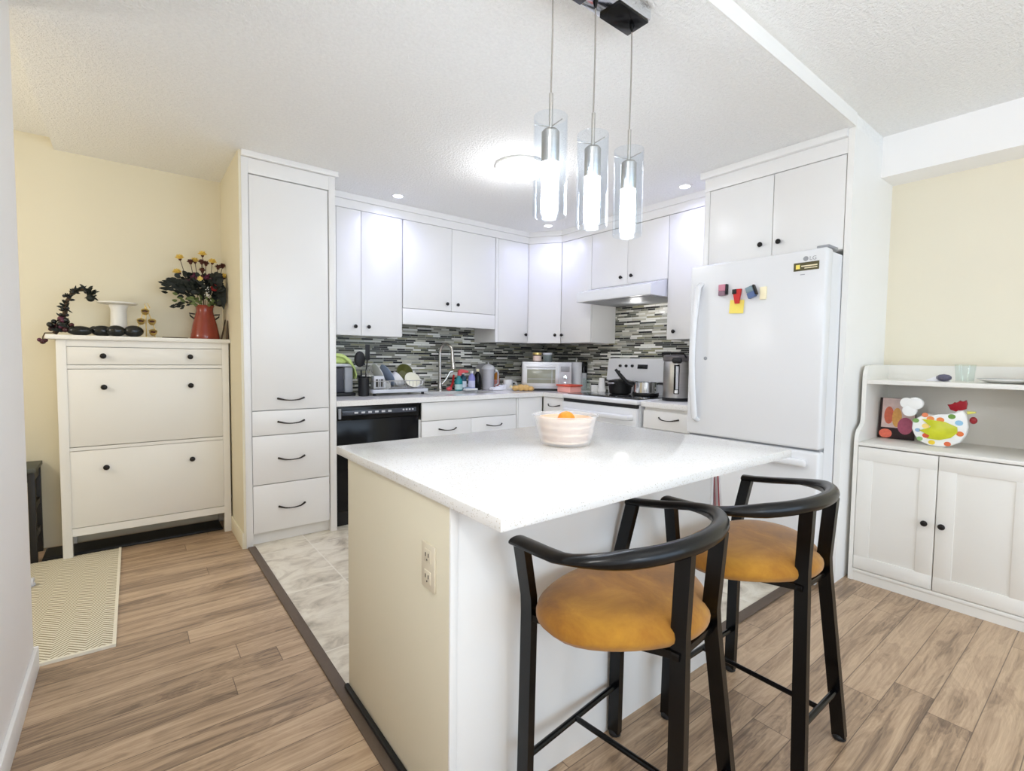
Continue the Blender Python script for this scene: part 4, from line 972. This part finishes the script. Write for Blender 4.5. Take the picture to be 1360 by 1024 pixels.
# utensil crock with utensils
t = thing('utensil_crock', 'black utensil crock between coffee maker and dish rack', 'utensil holder', (1.428, 3.69, ZC))
obj('crock', MB().lathe([(.036, ZC), (.04, ZC + .004), (.042, ZC + .15), (.039, ZC + .15), (.036, ZC + .01), (.0005, ZC + .008)], (1.428, 3.69, 0), 24, caps=False), M['blackm'], t)
obj('rim', MB().lathe([(.0425, ZC + .142), (.044, ZC + .146), (.0435, ZC + .152), (.041, ZC + .152)], (1.428, 3.69, 0), 24, caps=False), M['blackp'], t)
t = thing('ladle', 'black serving ladle, left of the two utensils in the crock', 'utensil', (1.42, 3.69, ZC + .01))
obj('handle', MB().tube([(1.415, 3.69, ZC + .012), (1.412, 3.70, ZC + .2)], .007, n=8), M['blackm'], t)
obj('bowl', MB().ball((1.405, 3.71, ZC + .285), (.043, .02, .062), 18, 12), M['blackm'], t)
t = thing('spatula', 'tall black slotted spatula in the crock', 'utensil', (1.44, 3.7, ZC + .01))
obj('handle', MB().tube([(1.435, 3.70, ZC + .012), (1.468, 3.715, ZC + .29)], .006, n=8), M['blackm'], t)
obj('blade', MB().box(1.452, 1.488, 3.712, 3.72, ZC + .28, ZC + .40, .003), M['blackm'], t)
t = thing('whisk', 'steel whisk in the crock beside the dish rack', 'utensil', (1.45, 3.68, ZC + .01))
wm = MB().tube([(1.438, 3.675, ZC + .012), (1.452, 3.67, ZC + .16)], .005, n=8)
obj('handle', wm, M['steel'], t)
wm = MB()
for k in range(4):
    a = PI * k / 4
    wm.tube([(1.452 + .024 * math.sin(PI * s / 10) * math.cos(a) + .003 * s, 3.67 + .024 * math.sin(PI * s / 10) * math.sin(a), ZC + .155 + .0085 * s) for s in range(11)], .0016, n=5)
obj('wires', wm, M['steel'], t)
# dish rack
dr = thing('dish_rack', 'grey dish drying rack full of dishes left of the faucet', 'dish rack', (1.68, 3.78, ZC))
obj('drip_tray', MB().box(1.48, 1.95, 3.63, 3.945, ZC + .022, ZC + .036, .004).box(1.48, 1.95, 3.625, 3.635, ZC + .022, ZC + .05, .003).box(1.48, 1.95, 3.94, 3.95, ZC + .022, ZC + .05, .003).box(1.475, 1.485, 3.63, 3.945, ZC + .022, ZC + .05, .003).box(1.945, 1.955, 3.63, 3.945, ZC + .022, ZC + .05, .003), M['lgray'], dr)
for x in (1.505, 1.92):
    for y in (3.66, 3.92): obj('foot', MB().lathe([(.012, ZC), (.012, ZC + .023)], (x, y, 0), 12), M['blackm'], dr)
wr = MB()
for z in (.06, .115):
    wr.tube([(1.49, 3.645, ZC + z), (1.935, 3.645, ZC + z), (1.935, 3.925, ZC + z), (1.49, 3.925, ZC + z)], .0035, n=8, closed=True)
for i in range(14):
    x = 1.495 + i * .033
    wr.tube([(x, 3.645, ZC + .115), (x, 3.645, ZC + .045), (x, 3.925, ZC + .045), (x, 3.925, ZC + .115)], .0022, n=6)
obj('wire_basket', wr, M['steel'], dr)
cd = obj('cutlery_cup', MB().box(1.498, 1.58, 3.652, 3.72, ZC + .05, ZC + .155, .006), M['lgray'], dr)
obj('slots', MB().box(1.51, 1.528, 3.6505, 3.653, ZC + .07, ZC + .13).box(1.536, 1.542, 3.6505, 3.653, ZC + .07, ZC + .13).box(1.55, 1.572, 3.6505, 3.653, ZC + .07, ZC + .13), M['gap'], cd)
def dish(name, label, cat, prof, loc, tilt, axis, m, group=None):
    return tag(obj(name, MB().lathe(prof, M=Matrix.Translation(loc) @ Matrix.Rotation(tilt, 4, axis), n=32, caps=False), m), label, cat, group)
plate = [(.0005, 0), (.06, 0), (.1, .014), (.101, .017), (.06, .004), (.0005, .004)]
bowlp = [(.0005, 0), (.03, 0), (.055, .025), (.068, .055), (.064, .055), (.05, .028), (.028, .006), (.0005, .005)]
cupp = [(.0005, 0), (.032, 0), (.04, .01), (.042, .085), (.039, .085), (.037, .01), (.0005, .006)]
dish('plate', 'white plate leaning at the back of the dish rack', 'plate', plate, (1.60, 3.85, ZC + .15), rad(68), 'Y', M['white'])
dish('plate', 'grey-blue plate leaning next to the white plate in the dish rack', 'plate', plate, (1.66, 3.80, ZC + .147), rad(62), 'Y', M['bluegl'])
dish('bowl', 'white bowl lying tilted in the middle of the dish rack', 'bowl', bowlp, (1.70, 3.74, ZC + .10), rad(55), 'Y', M['white'])
dish('bowl', 'olive green bowl propped upright in the dish rack', 'bowl', [(r * 1.1, z) for r, z in bowlp], (1.84, 3.88, ZC + .16), rad(70), 'X', M['olive'])
dish('cup', 'small white cup lying at the front of the dish rack', 'cup', [(r * .8, z * .8) for r, z in cupp], (1.60, 3.72, ZC + .085), rad(95), 'X', M['white'])
dish('bowl', 'pale cream bowl at the right of the dish rack in front of the olive bowl', 'bowl', bowlp, (1.83, 3.71, ZC + .095), rad(60), 'X', mat('ivory glaze', (232, 230, 214), .25))
t = thing('mug', 'white mug with blue patch upside down at the right end of the dish rack', 'mug', (1.895, 3.75, ZC + .05))
obj('cup', MB().lathe([(.04, ZC + .048), (.043, ZC + .05), (.04, ZC + .14), (.034, ZC + .146), (.0005, ZC + .146)], (1.892, 3.75, 0), 28), M['white'], t)
obj('handle', MB().tube([(1.92, 3.73, ZC + .07), (1.945, 3.715, ZC + .08), (1.948, 3.713, ZC + .11), (1.92, 3.73, ZC + .125)], .006, n=8), M['white'], t)
obj('patch', MB().box(1.868, 1.894, 3.706, 3.712, ZC + .08, ZC + .115, .001), M['bluegl'], t)
# cleaning things right of the faucet
t = thing('dish_brush', 'red dish brush lying next to the faucet', 'brush', (2.36, 3.93, ZC))
obj('handle', MB().tube([(2.32, 3.90, ZC + .012), (2.37, 3.93, ZC + .06), (2.42, 3.99, ZC + .14)], [.012, .011, .009], n=10), M['red'], t)
obj('head', MB().ball((2.315, 3.895, ZC + .02), (.03, .02, .018), 12, 8), M['pink'], t)
t = thing('spray_bottle', 'teal spray bottle with coral trigger behind the sink', 'bottle', (2.42, 3.90, ZC))
obj('body', MB().lathe([(.036, ZC), (.04, ZC + .006), (.04, ZC + .08), (.034, ZC + .105), (.016, ZC + .125), (.014, ZC + .14)], (2.41, 3.885, 0), 24, sy=.7), M['teal'], t)
obj('label', MB().lathe([(.0405, ZC + .012), (.0405, ZC + .06)], (2.41, 3.885, 0), 24, sy=.71, caps=False), mat('pale aqua label', (196, 226, 224), .4), t)
obj('trigger', MB().prism([(2.40, ZC + .14), (2.43, ZC + .14), (2.44, ZC + .17), (2.51, ZC + .165), (2.51, ZC + .185), (2.44, ZC + .2), (2.405, ZC + .19)], 'y', 3.872, 3.898, .004), M['pink'], t)
def bottle(label, x, y, r, h, m, capm, lab=None, neck=.4):
    t = thing('bottle', label, 'bottle', (x, y, ZC))
    obj('body', MB().lathe([(r * .94, ZC), (r, ZC + .005), (r, ZC + h * .62), (r * .85, ZC + h * .74), (r * neck, ZC + h * .84), (r * neck, ZC + h * .9)], (x, y, 0), 24), m, t)
    obj('cap', MB().lathe([(r * neck * 1.2, ZC + h * .88), (r * neck * 1.2, ZC + h), (r * neck * .8, ZC + h * 1.01)], (x, y, 0), 18), capm, t)
    if lab: obj('label', MB().lathe([(r * 1.012, ZC + h * .15), (r * 1.012, ZC + h * .5)], (x, y, 0), 24, caps=False), lab, t)
bottle('dark blue-green dish soap bottle between the spray bottle and the lavender bottle', 2.497, 3.95, .034, .17, mat('petrol plastic', (44, 84, 104), .3), M['whitep'], mat('white label a', (226, 232, 240), .4))
bottle('lavender soap bottle with pale label', 2.567, 3.905, .033, .18, M['lav'], M['whitep'], mat('lilac label', (214, 214, 240), .4))
bottle('black pump bottle with cream cap left of the water pitcher', 2.632, 3.90, .033, .20, M['blackp'], M['cream2'])
t = thing('sponge_tray', 'small white tray in front of the soap bottles', 'tray', (2.52, 3.84, ZC))
obj('dish', MB().box(2.44, 2.58, 3.815, 3.86, ZC, ZC + .022, .006), M['white'], t)
obj('sponge', MB().box(2.45, 2.50, 3.822, 3.852, ZC + .021, ZC + .036, .004), M['bluegl'], t)
t = thing('water_pitcher', 'smoky white water pitcher with domed lid in front of a round platter', 'pitcher', (2.735, 3.87, ZC))
obj('jug', MB().lathe([(.05, ZC), (.056, ZC + .006), (.06, ZC + .19), (.058, ZC + .2)], (2.735, 3.87, 0), 32), M['smoke'], t)
obj('lid', MB().lathe([(.064, ZC + .199), (.064, ZC + .21), (.05, ZC + .232), (.02, ZC + .245), (.006, ZC + .25), (.006, ZC + .268), (.0005, ZC + .27)], (2.735, 3.87, 0), 32), M['lgray'], t)
obj('handle', MB().tube([(2.79, 3.84, ZC + .18), (2.82, 3.825, ZC + .17), (2.82, 3.825, ZC + .06), (2.79, 3.84, ZC + .04)], .008, n=8), M['smoke'], t)
dish('platter', 'round grey platter standing against the backsplash behind the water pitcher', 'platter', [(.0005, 0), (.11, 0), (.125, .006), (.125, .01), (.0005, .006)], (2.80, 4.035, ZC + .13), rad(80), 'X', mat('translucent grey plate', (150, 150, 150), .3))
bottle('amber syrup bottle with white cap right of the water pitcher', 2.855, 3.90, .032, .19, M['amber'], M['whitep'], mat('red white label', (204, 130, 120), .4, vary=.5, vscale=60))
t = tag(obj('dish_cloth', (lambda mb: (mb.rings([[Vector((2.70 + .16 * u, 3.74 + .062 * w + .006 * math.sin(u * 9), ZC + (.004 if k == 0 else .012 + .035 * abs(math.sin(u * 5 + w * 4)) * (.3 + u)))) for k, w in ((0, 0), (0, .33), (0, .66), (0, 1), (1, 1), (1, .66), (1, .33), (1, 0))] for u in [i / 12 for i in range(13)]]), mb)[-1])(MB()), M['tissue']), 'crumpled white cloth in front of the amber bottle', 'cloth')
t = thing('mug', 'white mug between the amber bottle and the bread bag', 'mug', (2.93, 3.80, ZC))
obj('cup', MB().lathe([(.0005, ZC), (.036, ZC), (.045, ZC + .012), (.048, ZC + .095), (.044, ZC + .095), (.04, ZC + .014), (.0005, ZC + .01)], (2.925, 3.80, 0), 28, caps=False), M['white'], t)
obj('handle', MB().tube([(2.96, 3.775, ZC + .075), (2.99, 3.755, ZC + .075), (2.995, 3.75, ZC + .035), (2.957, 3.778, ZC + .022)], .006, n=8), M['white'], t)
t = thing('bread_bag', 'crinkled bag of bread in front of the toaster oven', 'bag', (2.93, 3.6, ZC))
bgm = MB(); rnd = random.Random(5)
for (dx, dy, r) in ((-.06, .03, .03), (-.02, .0, .036), (.025, -.02, .034), (.06, -.05, .026)):
    bgm.ball((2.925 + dx, 3.575 + dy, ZC + r * .85), (r * 1.15, r * 1.1, r * .86), 12, 8)
for vv in bgm.bm.verts: vv.co += Vector((rnd.uniform(-1, 1), rnd.uniform(-1, 1), rnd.uniform(0, 1))) * .004
bmesh.ops.remove_doubles(bgm.bm, verts=bgm.bm.verts[:], dist=.0001)
obj('wrap', bgm, M['bag'], t, ang=10)
obj('tie', MB().tube([(2.85, 3.62, ZC + .03), (2.82, 3.635, ZC + .045)], [.008, .016], n=8), M['cream2'], t)
# toaster oven
TO = Matrix.Translation((3.135, 3.468, ZC)) @ Matrix.Rotation(-math.atan2(.29, .375), 4, 'Z')
to = thing('toaster_oven', 'silver toaster oven set diagonally in the counter corner', 'toaster oven', (3.135, 3.468, ZC))
obj('body', MB(TO).box(-.237, .237, .012, .32, .02, .275, .01), M['steel'], to)
obj('base', MB(TO).box(-.215, .225, .01, .31, 0, .022), M['blackm'], to)
obj('face_frame', MB(TO).box(-.237, .237, 0, .02, .02, .275, .006), mat('silver face', (206, 206, 208), .35, metal=.5), to)
d = obj('door', MB(TO).box(-.225, .105, -.008, .004, .045, .25, .005), mat('pale silver door', (222, 222, 222), .3, metal=.3), to)
obj('window', MB(TO).box(-.19, .08, -.010, -.007, .072, .205, .002), M['ovenglass'], d)
obj('rack', MB(TO).box(-.185, .075, -.0108, -.0098, .112, .116).box(.045, .049, -.0108, -.0098, .074, .203), M['lgray'], d)
obj('handle', MB(TO).tube([(-.19, -.008, .228), (-.19, -.03, .228), (.075, -.03, .228), (.075, -.008, .228)], .007, n=10), M['steel'], d)
cp = obj('control_panel', MB(TO).box(.115, .23, -.006, .004, .04, .26, .004), M['lgray'], to)
obj('display', MB(TO).box(.13, .215, -.008, -.005, .185, .235, .001), M['grayp'], cp)
obj('dial', MB(TO).lathe([(.02, 0), (.018, .014), (.0005, .015)], M=Matrix.Translation((.17, -.006, .13)) @ Matrix.Rotation(PI / 2, 4, 'X'), n=20), M['chrome'], cp)
obj('dial', MB(TO).lathe([(.014, 0), (.012, .012), (.0005, .013)], M=Matrix.Translation((.17, -.006, .075)) @ Matrix.Rotation(PI / 2, 4, 'X'), n=20), M['chrome'], cp)
def jar(label, lx, ly, r, h, m, lidm, lab=None):
    c0 = TO @ Vector((lx, ly, .2755)); z = c0.z
    t = thing('jar', label, 'jar', tuple(c0))
    obj('body', MB().lathe([(r * .95, z), (r, z + .004), (r, z + h * .8)], (c0.x, c0.y, 0), 24), m, t)
    obj('lid', MB().lathe([(r * 1.05, z + h * .8), (r * 1.05, z + h), (r * .9, z + h + .002)], (c0.x, c0.y, 0), 24), lidm, t)
    if lab: obj('label', MB().lathe([(r * 1.01, z + h * .1), (r * 1.01, z + h * .65)], (c0.x, c0.y, 0), 24, caps=False), lab, t)
jar('brown-lidded jar with pale label, left of the two on the toaster oven', -.09, .1, .042, .088, mat('brown jar', (96, 74, 54), .3), M['gold'], mat('peach label', (232, 208, 196), .5))
jar('grey glass canister, right of the two on the toaster oven', .01, .1, .045, .085, mat('grey glass', (120, 130, 128), .15, vary=.1), M['lgray'])
# by the stove
t = thing('paper_towel_roll', 'white paper towel roll on a stand right of the toaster oven', 'paper towels', (3.51, 3.45, ZC))
obj('roll', MB().lathe([(.03, ZC + .012), (.056, ZC + .012), (.056, ZC + .275), (.03, ZC + .275)], (3.51, 3.45, 0), 32, caps=False), M['tissue'], t)
obj('stand', MB().lathe([(.055, ZC), (.055, ZC + .01), (.0005, ZC + .012)], (3.51, 3.45, 0), 28).tube([(3.51, 3.45, ZC + .01), (3.51, 3.45, ZC + .30)], .008, n=10).ball((3.51, 3.45, ZC + .305), .012, 10, 8), M['steel'], t)
t = thing('pepper_grinder', 'black-topped grinder behind the paper towels near the stove', 'grinder', (3.595, 3.43, ZC))
obj('base', MB().lathe([(.03, ZC), (.032, ZC + .004), (.03, ZC + .17)], (3.598, 3.43, 0), 24), M['lgray'], t)
obj('head', MB().lathe([(.036, ZC + .17), (.036, ZC + .27), (.03, ZC + .28)], (3.596, 3.43, 0), 24), M['blackp'], t)
def cup2(label, x, y, m, h=.085, r=.036):
    tag(obj('cup', MB().lathe([(.0005, ZC), (r * .78, ZC), (r, ZC + h), (r * .93, ZC + h), (r * .72, ZC + .006), (.0005, ZC + .006)], (x, y, 0), 24, caps=False), m), label, 'cup')
tag(obj('drinking_glass', MB().lathe([(.0005, ZC), (.03, ZC), (.034, ZC + .12), (.031, ZC + .12), (.028, ZC + .008), (.0005, ZC + .008)], (3.50, 3.30, 0), 24, caps=False), M['glass2']), 'tall clear glass left of the white cups by the stove', 'glass')
cup2('low white cup by the stove, left of the stacked cups', 3.515, 3.21, M['white'], .06, .038)
t = thing('cup', 'tall upturned white cup standing near the stove backguard', 'cup', (3.56, 3.155, ZC))
obj('shell', MB().lathe([(.038, ZC), (.028, ZC + .125), (.024, ZC + .13), (.0005, ZC + .13)], (3.56, 3.155, 0), 24), M['white'], t)
obj('lower_cup', MB().lathe([(.042, ZC), (.04, ZC + .03), (.037, ZC + .032)], (3.56, 3.155, 0), 24), M['white'], t)
t = thing('storage_container', 'clear food container with red lid at the counter edge by the stove', 'container', (3.2, 3.28, ZC))
obj('box', MB().box(3.13, 3.28, 3.15, 3.32, ZC, ZC + .055, .01), mat('pinkish clear plastic', (232, 170, 160), .2), t)
obj('lid', MB().box(3.122, 3.288, 3.142, 3.328, ZC + .055, ZC + .072, .006), mat('tomato red lid', (214, 84, 64), .35), t)
# pots on the stove
ZS = .9045
t = thing('cooking_pot', 'black pot with glass lid on the left rear burner', 'pot', (3.37, 2.77, ZS))
px, py = 3.375, 2.78
obj('pot', MB().lathe([(.085, ZS), (.092, ZS + .005), (.105, ZS + .105), (.108, ZS + .108), (.1, ZS + .105), (.088, ZS + .01), (.0005, ZS + .008)], (px, py, 0), 36, caps=False), M['blackm'], t)
obj('lid', MB().lathe([(.107, ZS + .109), (.09, ZS + .118), (.05, ZS + .128), (.0005, ZS + .131)], (px, py, 0), 36), M['ceramblk'], t)
obj('lid_knob', MB().lathe([(.01, ZS + .13), (.01, ZS + .145), (.024, ZS + .15), (.022, ZS + .16), (.0005, ZS + .162)], (px, py, 0), 20), M['steel'], t)
obj('handle', MB().tube([(px - .095, py + .03, ZS + .09), (px - .125, py + .03, ZS + .093), (px - .13, py, ZS + .093), (px - .125, py - .03, ZS + .093), (px - .095, py - .03, ZS + .09)], .008, n=8), M['steel'], t)
obj('handle', MB().tube([(px + .03, py - .10, ZS + .09), (px + .03, py - .13, ZS + .1), (px - .03, py - .13, ZS + .1), (px - .03, py - .10, ZS + .09)], .008, n=8), M['blackm'], t)
t = thing('saucepan', 'shiny steel saucepan with black handle on the front right burner', 'saucepan', (3.39, 2.52, ZS))
px, py = 3.36, 2.50
obj('pan', MB().lathe([(.09, ZS), (.102, ZS + .006), (.104, ZS + .025), (.098, ZS + .03), (.098, ZS + .112), (.101, ZS + .115), (.094, ZS + .112), (.092, ZS + .012), (.0005, ZS + .01)], (px, py, 0), 36, caps=False), M['chrome'], t)
obj('base_ring', MB().lathe([(.1035, ZS + .001), (.1055, ZS + .004), (.1055, ZS + .024), (.1035, ZS + .028)], (px, py, 0), 36, caps=False), M['blackm'], t)
obj('handle', MB().tube([(px - .055, py + .085, ZS + .08), (px - .085, py + .12, ZS + .10), (px - .13, py + .165, ZS + .17), (px - .155, py + .195, ZS + .215)], [.013, .017, .015, .011], n=10), M['blackm'], t)
# hot water dispenser
wx, wy = 3.27, 2.155
t = thing('hot_water_dispenser', 'steel hot water dispenser between the stove and the refrigerator', 'water dispenser', (wx, wy, ZC))
obj('body', MB().lathe([(.094, ZC + .024), (.096, ZC + .03), (.096, ZC + .285), (.09, ZC + .30)], (wx, wy, 0), 40), M['steel'], t)
obj('base', MB().lathe([(.098, ZC), (.1, ZC + .006), (.099, ZC + .024)], (wx, wy, 0), 40), M['blackm'], t)
obj('lid', MB().lathe([(.098, ZC + .30), (.102, ZC + .312), (.1, ZC + .335), (.08, ZC + .347), (.0005, ZC + .35)], (wx, wy, 0), 40), mat('dark taupe plastic', (96, 92, 92), .35), t)
dx_, dy_ = -.83, -.56
q = Matrix.Translation((wx, wy, ZC)) @ Matrix.Rotation(math.atan2(dy_, dx_), 4, 'Z')
gz = obj('gauge', MB(q).box(.088, .0985, -.02, .02, .055, .275, .004), M['blackp'], t)
obj('gauge_tube', MB(q).box(.0975, .0995, -.006, .013, .09, .262, .001), M['lgray'], gz)
obj('gauge_foot', MB(q).box(.0975, .0995, -.012, .012, .062, .086, .001), M['white'], gz)
obj('spout', MB(q).box(.07, .125, -.035, .035, .285, .325, .012), M['blackm'], t)
obj('handle', MB().tube([(wx - .03, wy + .1, ZC + .325), (wx - .06, wy + .09, ZC + .362), (wx - .06, wy - .09, ZC + .362), (wx - .03, wy - .1, ZC + .325)], .006, n=8), M['blackm'], t)

# ================================================================== CAMERA
cam = bpy.data.cameras.new('camera'); co = bpy.data.objects.new('camera', cam); COL.objects.link(co)
F_PX, CY = 649.97, 509.15
cam.sensor_width = 36; cam.sensor_fit = 'HORIZONTAL'; cam.lens = 36 * F_PX / 1360; cam.shift_y = -(512 - CY) / 1360
cam.clip_start = .02
yaw, pitch, roll = .6639, .0509, .0122
fwd = Vector((math.sin(yaw) * math.cos(pitch), math.cos(yaw) * math.cos(pitch), -math.sin(pitch)))
right0 = Vector((math.cos(yaw), -math.sin(yaw), 0)); up0 = right0.cross(fwd)
# image is rotated by +roll (clockwise on screen)
r_ = right0 * math.cos(roll) + up0 * math.sin(roll); u_ = up0 * math.cos(roll) - right0 * math.sin(roll)
mw = Matrix(((r_.x, u_.x, -fwd.x, 0), (r_.y, u_.y, -fwd.y, 0), (r_.z, u_.z, -fwd.z, 1.2), (0, 0, 0, 1)))
co.matrix_world = mw
scene.camera = co

# ================================================================== LIGHT
def area(name, loc, rot, sx, sy, power, col):
    l = bpy.data.lights.new(name, 'AREA'); l.shape = 'RECTANGLE'; l.size = sx; l.size_y = sy; l.energy = power; l.color = col
    o = bpy.data.objects.new(name, l); COL.objects.link(o); o.location = loc; o.rotation_euler = rot; return o
area('window_daylight', (1.7, -3.32, 1.28), (PI / 2, 0, 0), 3.3, 1.95, 72, (.58, .77, 1.0))
def spot(name, loc, power, col, ang=120, blend=.6, rr=.04):
    l = bpy.data.lights.new(name, 'SPOT'); l.energy = power; l.color = col; l.spot_size = rad(ang); l.spot_blend = blend; l.shadow_soft_size = rr
    o = bpy.data.objects.new(name, l); COL.objects.link(o); o.location = loc; return o
for i, (x, y) in enumerate(((1.634, 3.52), (3.06, 3.40), (3.1, 2.02))): spot('recessed_beam', (x, y, 2.41), 12.5, (.50, .54, 1.0), 160, 1.0)
def point(name, loc, power, col, r=.08):
    l = bpy.data.lights.new(name, 'POINT'); l.energy = power; l.color = col; l.shadow_soft_size = r
    o = bpy.data.objects.new(name, l); COL.objects.link(o); o.location = loc; return o
point('dome_glow', (1.985, 2.475, 2.27), 7, (.93, .95, 1), .12)
point('hall_fill', (-1.3, 3.1, 1.7), 23, (1, .97, .92), .15)  # added fill light, no fixture: brightens the hall wall from out of view
point('living_fill', (.5, -1.4, 1.35), 24, (.92, .96, 1.0), .2)  # added fill behind the camera, evens out the room; no fixture modelled
point('entry_fill', (-.16, .2, 2.0), 19, (1, .985, .96), .12)  # unseen fill added to lift the left wall and island end panel
point('hood_fill', (3.42, 2.67, 1.64), 1.0, (1, .98, .95), .05)  # small unseen fill added under the hood to brighten the backguard
sp = spot('ceiling_upfill', (1.2, -.9, 1.75), 45, (.92, .96, 1.0), 165, .6, .12); sp.rotation_euler = (PI, 0, 0)  # upward fill added out of view so the ceiling reads brighter
wd = bpy.data.worlds.new('daylight'); scene.world = wd; wd.use_nodes = True
wd.node_tree.nodes['Background'].inputs[0].default_value = (.9, .95, 1, 1); wd.node_tree.nodes['Background'].inputs[1].default_value = .6
vs = scene.view_settings
vs.view_transform = 'Standard'; vs.look = 'None'; vs.gamma = 1; vs.use_curve_mapping = False; vs.exposure = 0.05
cy = scene.cycles
cy.use_denoising = True; cy.max_bounces = 14; cy.diffuse_bounces = 10; cy.glossy_bounces = 4; cy.transparent_max_bounces = 12; cy.sample_clamp_indirect = 6; cy.caustics_reflective = False; cy.caustics_refractive = False
